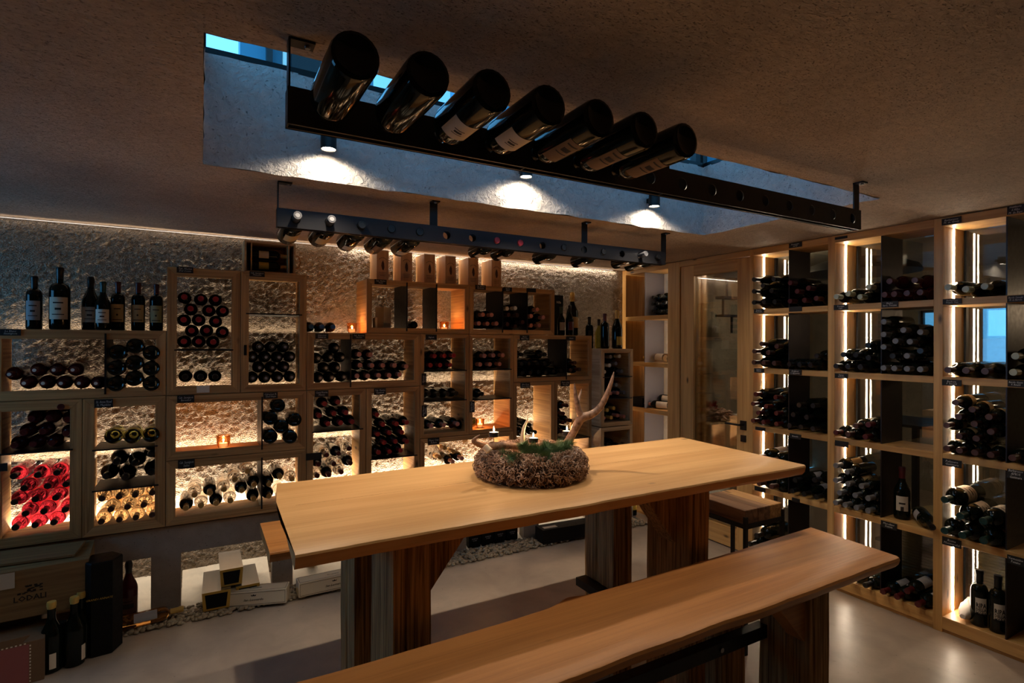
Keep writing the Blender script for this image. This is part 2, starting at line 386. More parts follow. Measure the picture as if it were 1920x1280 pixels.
for a in ((XL-.2, YN-.2, 2.42, SX0-.03, YW+.3, 2.74), (SX1+.03, YN-.2, 2.42, XH+.2, YW+.3, 2.74), (SX0-.03, YN-.2, 2.42, SX1+.03, SY0-.03, 2.74), (SX0-.03, SY1+.03, 2.42, SX1+.03, YW+.3, 2.74)): mb.box(*a)
struct(mb.build('trim_1', 'concrete'))
struct(MB().box(XL, YN, -0.1, XH, YW+.1, 0).build('floor', 'floor_resin'))
mb = MB(); NX, NZ_ = 460, 205   # hacked, chipped plaster: the chips are real relief
for i in range(NX+1):
    for j in range(NZ_+1):
        x = XL+1.2+(3.9-XL-1.2)*i/NX; z = (H+.02)*j/NZ_; q = Vector((x, z, 0)); w_ = q+Vector((noise.noise(q*14), noise.noise(q*14+Vector((5, 5, 0))), 0))*.004
        c_ = .6+.6*noise.noise(Vector((w_.x*44, w_.y*50, 1)))+.6*noise.noise(Vector((w_.x*92, w_.y*96, 4)))
        mb.v.append((x, YW-.004-c_*.010+noise.noise(q*3)*.006, z))
for i in range(NX):
    for j in range(NZ_):
        q = i*(NZ_+1)+j; mb.f.append((q, q+NZ_+1, q+NZ_+2, q+1))
mb.box(XL, YW-.01, 0, XL+1.21, YW+.03, H+.02)
o = struct(mb.build('wall_back', 'rough_wall', smooth=True))
struct(MB().box(XL-.1, YW+.03, 0, 3.88, YW+.2, 2.5).build('wall_back_core', 'concrete'))
struct(MB().box(XL, YN-.1, 0, XH, YN, 2.5).build('wall_front', 'hall_wall'))
# left wall with a wide window to the dusk
mb = MB(); mb.box(XL-.12, YN, 0, XL, 2.6, 2.5); mb.box(XL-.12, 3.9, 0, XL, YW+.1, 2.5); mb.box(XL-.12, 2.6, 0, XL, 3.9, 1.2); mb.box(XL-.12, 2.6, 2.2, XL, 3.9, 2.5)
struct(mb.build('wall_left', 'hall_wall'))
w = struct(thing('window_1', (XL, 3.25, 1.2), None, None))
mb = MB()
for y in (-.65, -.02, .61): mb.box(-.09, y, 0, -.03, y+.04, 1.0)
mb.box(-.09, -.65, 0, -.03, .65, .04); mb.box(-.09, -.65, .96, -.03, .65, 1.0)
mb.build('window_frame', 'black_steel', w); MB().box(-.065, -.61, .04, -.06, .61, .96).build('pane', 'roof_pane', w)

# skylight lantern on top of the shaft
lw = struct(thing('window_2', (SX0, SY1, SZ), None, None))
LX, LYY = SX1-SX0, SY0-SY1
mb = MB()
mb.box(-.03, 0, -.004, LX+.03, .05, .022); mb.box(-.03, LYY-.05, -.004, LX+.03, LYY, .022); mb.box(-.05, LYY, -.004, 0, 0, .022); mb.box(LX, LYY, -.004, LX+.05, 0, .022)
for x in (0.62, 1.27, 1.98, 2.78): mb.box(x, .0, .02, x+.04, .05, .4)
for x in (-.03, LX-.01): mb.box(x, 0, .02, x+.04, .05, .4); mb.box(x, LYY-.05, .02, x+.04, LYY, .4)
mb.box(-.06, LYY-.06, .4, LX+.06, .06, .44)
mb.build('window_frame', 'black_steel', lw)
mb = MB(); mb.box(0, .02, .022, LX, .026, .4); mb.box(0, LYY-.026, .022, LX, LYY-.02, .4); mb.box(-.026, LYY, .022, -.02, 0, .4); mb.box(LX+.02, LYY, .022, LX+.026, 0, .4)
mb.build('pane', 'roof_pane', lw)
MB().box(-.04, LYY-.04, .42, LX+.04, .04, .425).build('roof_pane', 'roof_pane', lw)

# the house next door as seen through the lantern glass
YO = 6.2
def xo(px, py): return atY(YO, px, py).x
fac = thing('neighbouring_house', (0, YO, 2.4), 'teal house front outside, seen through the skylight glass', 'building')
MB().box(xo(450, 110), 0, -.2, xo(700, 170), .3, 3.2).build('wall', 'teal_facade', fac)
MB().box(xo(862, 180), 0, -.2, xo(1278, 300), .3, 3.2).build('wall', 'teal_facade', fac)
MB().box(xo(1300, 300), 0, -.2, xo(1500, 320), .3, 3.2).build('wall', 'teal_facade', fac)
MB().box(xo(498, 120), -.12, -.2, xo(509, 120), 0, 3.2).build('downpipe', 'black_steel', fac)
MB().box(xo(529, 130), -.06, -.2, xo(541, 130), 0, 3.2).build('white_corner_board', 'white_card', fac)
MB().box(xo(545, 130), -.06, -.2, xo(600, 140), 0, 3.2).build('window_shutter', 'black_steel', fac)
MB().box(xo(1335, 310), -.3, -.2, xo(1345, 310), -.2, 3.2).build('post', 'black_steel', fac)

# three spots along the far shaft wall, and their three twins on the near side
def spot(name, loc, label, e=46, dirn=0.0):
    t = thing('ceiling_spotlight', loc, label, 'spotlight', group='black cylinder spotlights in the skylight shaft')
    t['kind'] = 'thing'; del t['kind']
    shade_auto(MB().lathe([(0, .075), (.033, .075), (.033, 0), (.029, 0), (.029, .012), (0, .012)][::-1], 24).build('lamp_body', 'black_steel', t))
    MB().lathe([(0.0, .005), (.0285, .005)], 24).build('lamp_face', 'spot_face', t)
    MB().box(-.012, .02 if dirn >= 0 else -.1, .03, .012, .055 if dirn >= 0 else -.02, .055).build('bracket', 'black_steel', t)
    light('spot_beam', 'SPOT', (loc[0], loc[1], loc[2]-.004), e*.64, (1, 0.83, 0.62), spot_size=math.radians(88 if dirn >= 0 else 120), spot_blend=0.8, shadow_soft_size=0.025)
    if dirn >= 0: light('spot_halo', 'SPOT', (loc[0], loc[1], loc[2]-.004), e*.17, (1, 0.83, 0.62), spot_size=math.radians(156), spot_blend=0.35, shadow_soft_size=0.025)
    return t
spot('s', (0.476, 2.45, 2.427), 'left spotlight in the skylight shaft, above the left end of the rail')
spot('s', (1.468, 2.45, 2.459), 'middle spotlight in the skylight shaft, above the table centre')
spot('s', (2.366, 2.45, 2.418), 'right spotlight in the skylight shaft, beside the shaft corner')
spot('s', (-1.3, 0.6, 2.235), 'added unseen spotlight left of the camera, lighting the table legs', 11, -1)  # added lamp out of view, warms the left faces of the table legs
for x in (0.3, 1.43, 2.55):
    spot('s', (x, 1.55, 2.43), '%s spotlight on the near wall of the skylight shaft' % {0.3: 'left', 1.43: 'middle', 2.55: 'right'}[x], 20, -1)

# low plinth under the racks with lit niches
PY0, PY1 = 3.83, 3.90
mb = MB()
mb.box(XL, PY0, .338, 3.45, PY1, .50)
op = [(-.80, -.247), (-.096, .405), (.53, 1.06), (1.61, 2.27), (2.42, 3.05), (3.1, 3.4)]
op = [(-.80, -.247), (-.096, .405), (.53, 1.10), (1.775, 2.285), (2.43, 2.98), (3.08, 3.42)]
e0 = XL
for a, b_ in op+[(3.45, 3.45)]:
    mb.box(e0, PY0, 0, a, PY1, .338); e0 = b_
mb.box(XL, PY1, .44, 3.45, 4.07, .50)
struct(mb.build('trim_plinth', 'concrete', bev=.002))
mb = MB()
for a, b_ in op: mb.prism([(PY1-.07, 0.002), (4.16, 0.002), (4.16, .12), (PY1-.07, .0)], a, b_, 'x')
struct(mb.build('trim_niche_floor', 'niche_white'))

# pebble strip in front of the plinth
mb = MB(); rnd = random.Random(3)
ico = bmesh.new(); bmesh.ops.create_icosphere(ico, subdivisions=1, radius=1); iv = [v.co.copy() for v in ico.verts]; ifc = [tuple(v.index for v in f.verts) for f in ico.faces]; ico.free()
for k in range(2600):
    x = rnd.uniform(-.7, 3.45); y = rnd.uniform(3.615, 3.822); s = rnd.uniform(.009, .017)
    R = Matrix.Translation((x, y, s*.5+rnd.uniform(0, .012))) @ Matrix.Rotation(rnd.uniform(0, 6.28), 4, 'Z') @ Matrix.Rotation(rnd.uniform(-.5, .5), 4, 'X') @ Matrix.Diagonal((s*rnd.uniform(1, 1.5), s, s*rnd.uniform(.6, .8), 1))
    mb.add((iv, ifc), R)
o = mb.build('pebbles', 'pebble_stone', smooth=True)
tag(o, 'strip of small rounded beige pebbles along the foot of the plinth', 'pebbles', kind='stuff')

# ------------------------------------------------------------------ hall beyond the glass shelving
struct(MB().box(3.9, YW+.12, 0, XH, YW+.25, 2.5).build('wall_hall_back', 'hall_wall'))
struct(MB().box(3.9, YN, 2.40, XH, YW+.2, 2.45).build('ceiling_hall', 'hall_wall'))
def wrect(p0, p1): a, b_ = atX(XH, *p0), atX(XH, *p1); return a, b_
wa, _ = wrect((1722, 578), (1780, 622)); wb = atX(XH, 1795, 625)
wc, wd = atX(XH, 1840, 577), atX(XH, 1935, 634)
mb = MB(); za, zb = wc.z, wd.z
ys = [YW+.2, wa.y, wb.y, wc.y, wd.y, YN-.1]
mb.box(XH, YN-.1, 0, XH+.15, YW+.2, zb); mb.box(XH, YN-.1, za, XH+.15, YW+.2, 2.5)
mb.box(XH, ys[1], zb, XH+.15, ys[0], za); mb.box(XH, ys[3], zb, XH+.15, ys[2], za); mb.box(XH, ys[5], zb, XH+.15, ys[4], za)
struct(mb.build('wall_hall_far', 'hall_wall'))
for n_, (y1, y0) in enumerate(((ys[1], ys[2]), (ys[3], ys[4]))):
    w = struct(thing('window_%d' % (3+n_), (XH+.05, (y0+y1)/2, zb), None, None)); hw = (y1-y0)/2
    mb = MB(); mb.box(0, -hw, 0, .04, hw, .025); mb.box(0, -hw, za-zb-.025, .04, hw, za-zb); mb.box(0, -hw, 0, .04, -hw+.025, za-zb); mb.box(0, hw-.025, 0, .04, hw, za-zb)
    mb.build('window_frame', 'black_steel', w); MB().box(.018, -hw, 0, .022, hw, za-zb).build('pane', 'roof_pane', w)
# bare trees outside those windows
def bare_tree(loc, label, seed):
    r_ = random.Random(seed); mb = MB()
    def br(p, d, l, rad, dep):
        pts = [p]; q = p
        for i in range(4):
            d = (d+Vector((r_.uniform(-.2, .2), r_.uniform(-.2, .2), r_.uniform(-.1, .15)))).normalized(); q = q+d*l/4; pts.append(q)
            if dep and i > 0:
                dd = (d+Vector((r_.uniform(-.6, .6), r_.uniform(-1, 1), r_.uniform(-.1, .6)))).normalized(); br(q, dd, l*.62, rad*.5, dep-1)
        mb.tube(pts, [rad*(1-.17*i) for i in range(5)], 5)
    br(Vector((0, 0, 0)), Vector((0, 0, 1)), 1.9, .07, 5)
    o = mb.build('bare_tree', 'tree_bark', loc=loc); tag(o, label, 'tree')
bare_tree((9.3, ys[1]*9.3/XH-.5, 1.0), 'dark bare tree outside the narrower hall window', 5)
bare_tree((11.6, ys[3]*11.6/XH-2.4, 0.6), 'dark bare tree outside the wider hall window', 8)

# pendant lamp, hanging rack, small table, flower stand in the hall
c = Vector((4.75, 0, 0)); pc = atX(4.75, 1612, 507)
t = thing('pendant_lamp', (4.75, pc.y, pc.z-.02), 'wide black dome lamp hanging in the hall beyond the shelves', 'lamp')
shade_auto(MB().lathe([(.43, 0), (.40, .05), (.26, .105), (.06, .13), (0, .13)], 36).build('lamp_shade', 'black_steel', t))
MB().lathe([(0, .13), (.012, .13), (.012, .3), (0, .3)], 8).build('rod', 'black_steel', t)
p = atY(3.6, 1363, 520)
t = thing('hanging_rack', (p.x, 3.6, 0), 'black tiered metal rack hanging beyond the glass door', 'rack')
def zz(py): return atY(3.6, 1363, py).z
dep = 1/ (F_PX) * (p.x*fwd.x+3.6*fwd.y)
shade_auto(MB().lathe([(.15, zz(524)), (.10, zz(512)), (0, zz(508))], 24).build('canopy', 'black_steel', t))
MB().box(-.008, -.008, zz(556), .008, .008, 2.40).build('rod', 'black_steel', t)
MB().box(-20*dep, -.05, zz(561), 30*dep, .05, zz(556)).build('shelf', 'black_steel', t)
MB().box(-20*dep, -.05, zz(594), 30*dep, .05, zz(590)).build('shelf', 'black_steel', t)
MB().box(-12*dep, -.008, zz(592), -9*dep, .008, zz(556)).build('rod', 'black_steel', t)
MB().box(12*dep, -.008, zz(624), 15*dep, .008, zz(592)).build('rod', 'black_steel', t)
p = atX(5.0, 1717, 790)
t = thing('bistro_table', (5.0, p.y, 0), 'small dark table standing in the hall behind the empty shelf', 'table')
tz = atX(5.0, 1717, 789).z
MB().box(-.3, -.3, tz-.02, .3, .3, tz).build('table_top', 'black_steel', t); MB().box(-.02, -.02, .02, .02, .02, tz).build('leg', 'black_steel', t); MB().box(-.2, -.2, 0, .2, .2, .02).build('base', 'black_steel', t)
p = atY(3.55, 1332, 786)
t = thing('log_stand', (p.x, 3.55, 0), 'pale wooden block stand beyond the glass door', 'stand')
MB().box(-.20, -.16, 0, .20, .16, p.z-.005).build('block', 'pale_wood_z', t, bev=.01)
t = thing('dried_flower_wreath', (p.x, 3.55, p.z), 'dried flower arrangement with red berries on the pale block stand', 'arrangement')
mb = MB(); r_ = random.Random(4)
for k in range(420):
    a = r_.uniform(0, 6.28); rr = r_.uniform(.02, .21); z = r_.uniform(.0, .11)*(1-rr*1.6); s = r_.uniform(.008, .016)
    mb.add((iv, ifc), Matrix.Translation((rr*math.cos(a), rr*math.sin(a)*.8, z+s)) @ Matrix.Rotation(a, 4, 'Z') @ Matrix.Diagonal((s*1.6, s, s*.7, 1)))
mb.build('dried_flowers', 'moss', t)
mb = MB()
for k in range(26):
    a = r_.uniform(0, 6.28); rr = r_.uniform(0, .06); mb.tube([(rr*math.cos(a), rr*math.sin(a), .1), (rr*1.3*math.cos(a), rr*1.3*math.sin(a), r_.uniform(.13, .18))], [.005, .008], 5)
mb.build('red_berries', 'red_berry', t)

# ================================================================== shelving on the right, glazed at the back
SHZ = [(.02, .088), (.506, .546), (.955, .993), (1.380, 1.418), (1.812, 1.850), (2.255, 2.305)]   # board bottoms and tops
XB = 3.85
def shelf_unit(label, y0, y1, ydiv, led=True, near=False, back='pane', yfar=None, wallback=False):
    """y0 near side, y1 far side of the opening"""
    t = thing('wine_shelving', (XR, (y0+y1)/2, 0), label, 'shelving'); cy_ = (y0+y1)/2
    a, b_ = y0-cy_, y1-cy_
    yf = (yfar or y1+.045)-cy_
    MB().box(0, b_, .0, XB-XR, yf, H-.003).build('side_panel', 'spruce_z', t, bev=.0015)
    if near: MB().box(0, a-.045, 0, XB-XR, a, H-.003).build('side_panel', 'spruce_z', t, bev=.0015)
    for i, (z0, z1) in enumerate(SHZ):
        nm = 'base_board' if i == 0 else 'top_board' if i == 5 else 'shelf_board'
        MB().box(0, a, z0, XB-XR-.012, b_, z1-(.003 if i == 5 else 0)).build(nm, 'spruce_y', t, bev=.0015)
    MB().box(.012, a, 0, .03, b_, .02).build('kick_board', 'spruce_y', t)
    if ydiv is not None:
        g = ydiv-cy_
        for i in range(5):
            MB().box(.004, g-.003, SHZ[i][1], .245, g+.003, SHZ[i+1][0]).build('metal_divider', 'dark_metal_sheet' if led else 'grey_metal_sheet', t)
    if led:
        for i in range(5):
            MB().box(.119, b_-.003, SHZ[i][1]+.004, .129, b_, SHZ[i+1][0]-.004).build('led_strip', 'led_white', t)
    if back:
        MB().box(XB-XR-.012, a, 0.02, XB-XR-.008, b_, H-.05).build('glass_back', 'pane', t)
        MB().box(XB-XR+.014, a, 0.02, XB-XR+.018, b_, H-.05).build('glass_back', 'pane', t)
        MB().box(XB-XR-.012, b_-.012, 0.02, XB-XR+.018, b_, H-.05).build('glazing_bar', 'black_steel', t)
    return t
shelf_unit('right-hand shelving bay next to the glass door, lit by a white strip', 2.123, 2.685, 2.40, yfar=2.715)
shelf_unit('middle bay of the right-hand shelving, with the pile of silver-capped bottles', 1.522, 2.078, 1.798)
shelf_unit('nearest bay of the right-hand shelving, cut by the photo edge', .922, 1.478, 1.202, near=True)
t = shelf_unit('narrow corner shelving between the back wall and the glass door', 3.548, 4.10, 3.84, led=False, back=None, yfar=4.15)
MB().box(XB-XR-.01, 3.548-3.824, .02, XB-XR, 4.10-3.824, H-.05).build('back_panel', 'niche_white', t)
MB().box(.11, 3.548-3.824, 0.0, .125, 3.548-3.824+.004, H-.05).build('led_strip', 'led_soft', t)
# post and glazed door between the corner shelving and the first bay
struct(MB().box(XR, 3.41, 0, XB, 3.548, H-.003).build('trim_door_post', 'spruce_z', bev=.002))
struct(MB().box(XR, 2.715, 2.255, XB, 3.41, H-.003).build('trim_door_head', 'spruce_y', bev=.002))
d = struct(thing('door_1', (XR+.01, 3.06, 0), None, None)); ya, yb = 2.718-3.06, 3.405-3.06
MB().box(0, yb-.14, .01, .06, yb, 2.252).build('door_stile', 'spruce_z', d, bev=.002)
MB().box(0, ya, .01, .06, ya+.115, 2.252).build('door_stile', 'spruce_z', d, bev=.002)
MB().box(0, ya+.115, 2.165, .06, yb-.14, 2.252).build('door_rail', 'spruce_y', d, bev=.002)
MB().box(0, ya+.115, .01, .06, yb-.14, .16).build('door_rail', 'spruce_y', d, bev=.002)
MB().box(.022, ya+.115, .16, .030, yb-.14, 2.165).build('door_glass', 'pane', d)
hp = atX(XR, 1393, 796)
mb = MB(); mb.box(-.012, hp.y-3.06-.025, hp.z-.04, 0, hp.y-3.06+.025, hp.z+.03)
mb.tube([(-.012, hp.y-3.06, hp.z), (-.05, hp.y-3.06, hp.z), (-.05, hp.y-3.06+.13, hp.z)], .008, 8)
mb.build('door_handle', 'black_steel', d)
MB().box(-.01, hp.y-3.06-.022, hp.z-.13, 0, hp.y-3.06+.022, hp.z-.08).build('lock_plate', 'black_steel', d)
# reveal of the wall behind the shelving, near the camera
struct(MB().box(XR, YN, 0, XB, .877, H).build('wall_right', 'hall_wall'))
struct(MB().box(XB+.02, 3.41, 0, XB+.07, 4.2, 2.5).build('wall_hall_jamb', 'spruce_z'))

# ================================================================== wooden wine boxes on the back wall
YF, YBK = 3.80, 4.09
GX = lambda k: -0.175+0.3905*k
GZ = [0.512, 0.896, 1.280, 1.661, 2.037]
RACKS = []
def rack(name, x0, x1, z0, z1, fw, label, vdiv=(), shelves=(), wd='rack', yf=YF, yb=YBK, cat='wine box', group='wooden wine boxes stacked on the back wall', back=False, left_mat=None):
    g = .0015; x0 += g; x1 -= g; z0 += g; z1 -= g
    t = thing(name, ((x0+x1)/2, yf, z0), label, cat, group=group)
    RACKS.append((x0, x1, z0, z1, yf, min(.026, fw*.8)+.001, [v[0] for v in vdiv]))
    w, h, d_ = (x1-x0)/2, z1-z0, yb-yf; th = min(.026, fw*.8); fy = .022
    MB().box(-w, fy, 0, -w+th, d_, h).build('side_board', wd+'_wood_y', t); MB().box(w-th, fy, 0, w, d_, h).build('side_board', wd+'_wood_y', t)
    MB().box(-w+th, fy, 0, w-th, d_, th).build('bottom_board', wd+'_wood_x', t); MB().box(-w+th, fy, h-th, w-th, d_, h).build('top_board', wd+'_wood_x', t)
    MB().prism([(-w, 0), (-w+fw, fw), (-w+fw, h-fw), (-w, h)], 0, fy, 'y').build('frame_stile', wd+'_wood_z', t, bev=.0012)
    MB().prism([(w, 0), (w, h), (w-fw, h-fw), (w-fw, fw)], 0, fy, 'y').build('frame_stile', wd+'_wood_z', t, bev=.0012)
    MB().prism([(-w, 0), (w, 0), (w-fw, fw), (-w+fw, fw)], 0, fy, 'y').build('frame_rail', wd+'_wood_x', t, bev=.0012)
    MB().prism([(-w, h), (-w+fw, h-fw), (w-fw, h-fw), (w, h)], 0, fy, 'y').build('frame_rail', wd+'_wood_x', t, bev=.0012)
    if back: MB().box(-w+th, d_-.01, th, w-th, d_, h-th).build('back_board', wd+'_wood_z', t)
    for dx, za, zb_ in vdiv:
        MB().box(dx-(x0+x1)/2-.0045, -.006, za-z0, dx-(x0+x1)/2+.0045, d_-.01, zb_-z0).build('metal_divider', 'black_steel', t)
    for zs, xa, xb in shelves:
        MB().box(xa-(x0+x1)/2, -.006, zs-z0-.004, xb-(x0+x1)/2, d_-.01, zs-z0+.004).build('metal_shelf', 'black_steel', t)
    return t
def fx(px, y=YF, py=750): return atY(y, px, py).x
def fz(px, py, y=YF): return atY(y, px, py).z
XA = GX(-2); XLN = -.955
rack('wine_box', XLN, GX(0), GZ[2], GZ[3], .052, 'wide wine box at far left, under the row of standing bottles', vdiv=[(fx(197.5), GZ[2]+.02, GZ[3]-.02)])
rack('wine_box', XLN, GX(-1), GZ[0], GZ[2], .052, 'tall lower wine box at far left, full of pink and red bottles', shelves=[(fz(100, 845), XLN+.02, GX(-1)-.04)])
rack('wine_box', GX(-1), GX(0), GZ[0], GZ[2], .052, 'tall wine box with two metal shelves and golden bottles at the bottom', shelves=[(fz(235, 840), GX(-1)+.045, GX(0)-.04), (fz(235, 915), GX(-1)+.045, GX(0)-.035)])
rack('wine_box', GX(0), GX(1), GZ[2], GZ[4], .050, 'tall top box holding three-wide rows of red-topped dark bottles', shelves=[(fz(380, 656), GX(0)+.04, GX(1)-.04)])
rack('wine_box', GX(1), GX(2), GZ[2], GZ[4], .045, 'tall top box directly under the small wooden crate', shelves=[(fz(510, 589), GX(1)+.03, GX(2)-.03)])
rack('wine_box', GX(0), GX(2), GZ[1], GZ[2], .048, 'wide box with a lit red candle glass, second from floor', vdiv=[(fx(491.5), GZ[1]+.02, GZ[2]-.03)])
rack('wine_box', GX(0), GX(2), GZ[0], GZ[1], .048, 'bright lowest wide box with gold-capped bottles', vdiv=[(fx(491.5), GZ[0]+.03, GZ[1]-.03)])
rack('wine_box', GX(2), GX(4), GZ[2], GZ[3], .044, 'wide box under the three blue-capped bottles', vdiv=[(fx(657), GZ[2]+.01, GZ[3]-.01)])
rack('wine_box', GX(2), GX(3), GZ[0], GZ[2], .042, 'tall box with red-capped bottles above and loose bottles below', shelves=[(fz(632, 807), GX(2)+.035, GX(3)-.02)])
rack('wine_box', GX(3), GX(4), GZ[0], GZ[2], .038, 'tall box with four rows of red-capped bottles, edge of table in front', shelves=[(fz(740, 857), GX(3)+.03, GX(4)-.02)])
rack('wine_box', GX(3), GX(5), GZ[3], GZ[4], .036, 'wide top box with two metal dividers and a candle at right', vdiv=[(fx(762), GZ[3]+.015, GZ[4]-.012), (fx(817.5), GZ[3]+.015, GZ[4]-.012)])
rack('wine_box', GX(5), GX(7), GZ[3], GZ[4], .036, 'wide top box of three compartments, right of the candle box', vdiv=[(fx(941.5), GZ[3]+.015, GZ[4]-.012), (fx(987.5), GZ[3]+.015, GZ[4]-.012)])
rack('wine_box', GX(4), GX(5), GZ[1], GZ[3], .030, 'narrow middle box with two metal shelves and red-capped bottles', shelves=[(fz(835, 695), GX(4)+.025, GX(5)-.02), (fz(835, 751), GX(4)+.025, GX(5)-.02)])
rack('wine_box', GX(5), GX(6), GZ[1], GZ[3], .030, 'narrow middle box with a candle glass on its floor', shelves=[(fz(925, 693), GX(5)+.025, GX(6)-.02), (fz(925, 748), GX(5)+.025, GX(6)-.02)])
rack('wine_box', GX(6), GX(8), GZ[2], GZ[3], .032, 'wide box under the tall standing champagne bottles', vdiv=[(fx(1061.5), GZ[2]+.01, GZ[3]-.01)])
rack('wine_box', GX(6), GX(7), GZ[0], GZ[2], .030, 'tall box behind the antler tip, orange side lit by a lamp')
rack('wine_box', GX(7), GX(8), GZ[0], GZ[2], .030, 'tall box behind the large antler', shelves=[(fz(1075, 822), GX(7)+.025, GX(8)-.02)])
rack('wine_box', GX(4), GX(6), GZ[0], GZ[1], .036, 'bright lowest box behind the wreath')
PYF = 3.669
rack('wine_box', 2.945, 3.300, .885, 1.548, .034, 'pale narrow box standing forward of the others, three compartments', wd='pale', yf=PYF, shelves=[(1.305, 2.965, 3.285), (1.118, 2.965, 3.285)], back=True, group='pale boxes at the right end of the back wall')
rack('wine_box', 2.945, 3.300, .505, .880, .034, 'pale narrow box below the one with three compartments', wd='pale', yf=PYF, back=True, group='pale boxes at the right end of the back wall')

# ================================================================== table, benches, stool
def live_slab(name, mat, parent, xs, ynear, yfar, z1, th, bevel=.009, ends=None, n=70, seed=1.0):
    """solid plank with wavy bark edges; ynear / yfar are functions of t in 0..1"""
    mb = MB(); rows = []
    for i in range(n+1):
        t = i/n
        a, b_ = ynear(t)+.0025*noise.noise((t*60, seed, 3)), yfar(t)
        xn = lambda y: xs[0]+(xs[1]-xs[0])*t+((ends[0](y, a, b_))*(1-t)**6 if ends else 0)+((ends[1](y, a, b_))*t**6 if ends else 0)
        sec = [(a+bevel, z1), (a+bevel*.3, z1-bevel*.35), (a, z1-bevel), (a+.006+.006*noise.noise((t*9, seed, 0)), z1-th*.7), (a+.018, z1-th), (b_-.018, z1-th), (b_-.004, z1-th*.7), (b_, z1-bevel), (b_-bevel, z1)]
        m_ = 6
        top = [(b_-bevel+(a-b_+2*bevel)*k/m_, z1) for k in range(1, m_)]
        sec += top; rows.append([(xn(y), y, z) for y, z in sec])
    k = len(rows[0]); mb.v = [p for r_ in rows for p in r_]
    for i in range(n):
        for j in range(k):
            jj = (j+1) % k; mb.f.append((i*k+j, i*k+jj, (i+1)*k+jj, (i+1)*k+j))
    mb.f.append(tuple(range(k))[::-1]); mb.f.append(tuple(n*k+j for j in range(k)))
    return shade_auto(mb.build(name, mat, parent), 28)
def wv(seed, f, a): return lambda t: a*noise.noise((t*f, seed, 1.3))+a*.45*noise.noise((t*f*3.1, seed, 7.1))
def beam(name, x0, x1, y0, y1, z0, z1, parent, mat='beam_wood', n=14):
    """rough-hewn beam: a grid box with uneven faces and split lines"""
    mb = MB(); per = []
    m_ = 14
    for i in range(m_): per.append((x0+(x1-x0)*i/m_, y0))
    for i in range(m_): per.append((x1, y0+(y1-y0)*i/m_))
    for i in range(m_): per.append((x1-(x1-x0)*i/m_, y1))
    for i in range(m_): per.append((x0, y1-(y1-y0)*i/m_))
    k = len(per); rr = random.Random(int(x0*1000)+int(y0*100))
    crack = {rr.randrange(3, 12): .012, 42+rr.randrange(3, 12): .014, 42+rr.randrange(2, 13): .006}
    cxm, cym = (x0+x1)/2, (y0+y1)/2
    for j in range(n+1):
        z = z0+(z1-z0)*j/n
        for i, (x, y) in enumerate(per):
            d = .003*noise.noise((x*18, y*18, z*3+x0))+.0022*noise.noise((x*90, y*90, z*4+x0)); g = crack.get(i, 0)
            dx, dy = x-cxm, y-cym; l = max(abs(dx), abs(dy))
            mb.v.append((x+dx/l*d-(dx/l*g if abs(dx) > (x1-x0)*.49 else 0), y+dy/l*d-(dy/l*g if abs(dy) > (y1-y0)*.49 else 0), z))
    for j in range(n):
        for i in range(k):
            ii = (i+1) % k; mb.f.append((j*k+i, j*k+ii, (j+1)*k+ii, (j+1)*k+i))
    mb.f.append(tuple(range(k))[::-1]); mb.f.append(tuple(n*k+i for i in range(k)))
    return shade_auto(mb.build(name, mat, parent), 35)

TZ, TT = 1.05, .046
t = thing('dining_table', (0, 0, 0), 'high solid oak table with live edges, carrying the moss wreath', 'table')
wn, wf = wv(2.1, 5, .010), wv(5.7, 4, .008)
live_slab('tabletop', 'table_oak', t, (.215, 2.41), lambda s: 1.512+wn(s), lambda s: 2.308+wf(s), TZ, TT,
          ends=(lambda y, a, b_: .045*((y-a)/(b_-a))-.02*math.sin(PI*(y-a)/(b_-a)), lambda y, a, b_: -.025+.06*((y-a)/(b_-a))))
for x0, x1, tag_ in ((.495, .612, 1), (1.716, 1.828, -1)):
    for y0, y1 in ((1.575, 1.815), (2.04, 2.262)):
        beam('leg', x0, x1, y0, y1, 0, TZ-TT, t)
        ym = (y0+y1)/2; xe = x1 if tag_ == 1 else x0
        MB().prism([(xe-.004*tag_, TZ-TT), (xe+.20*tag_, TZ-TT), (xe+.16*tag_, TZ-TT-.03), (xe-.004*tag_, TZ-TT-.24)], ym-.045, ym+.045, 'y').build('brace', 'beam_wood', t, bev=.003)
    MB().box(x0+.03, 1.80, TZ-TT-.07, x1-.03, 2.06, TZ-TT).build('cross_bearer', 'beam_wood', t)
MB().box(1.655, 2.03, .375, 1.72, 2.258, .415).build('steel_footrest', 'black_steel', t, bev=.001)

BZ = .74
t = thing('bench', (0, 0, 0), 'oak bench with a wavy bark edge in the foreground, near side of the table', 'bench', group='live-edge oak benches')
wn, wf = wv(8.3, 4, .012), wv(3.3, 4, .008)
def far_edge(s):
    x = .21+2.27*s; bump = .035*math.exp(-((x-1.09)/.05)**2)
    return 1.505+.055*s**2+(-.04 if x < 1.09 else 0)*(1-math.exp(-abs(x-1.09)/.12))*(1 if x > .2 else 0)*.4 + bump*.6+wf(s)
live_slab('seat', 'bench_oak', t, (.195, 2.47), lambda s: 1.158+wn(s), far_edge, BZ, .046, bevel=.013, n=90,
          ends=(lambda y, a, b_: 0.01, lambda y, a, b_: -.01+.03*(y-a)/(b_-a)), seed=4)
for x0, x1, sg in ((.40, .52, 1), (1.917, 2.035, -1)):
    beam('leg', x0, x1, 1.195, 1.40, 0, BZ-.046, t)
    xe = x1 if sg == 1 else x0
    MB().prism([(xe-.004*sg, BZ-.046), (xe+.17*sg, BZ-.046), (xe+.15*sg, BZ-.07), (xe-.004*sg, BZ-.23)], 1.215, 1.29, 'y').build('brace', 'bench_oak', t, bev=.003)
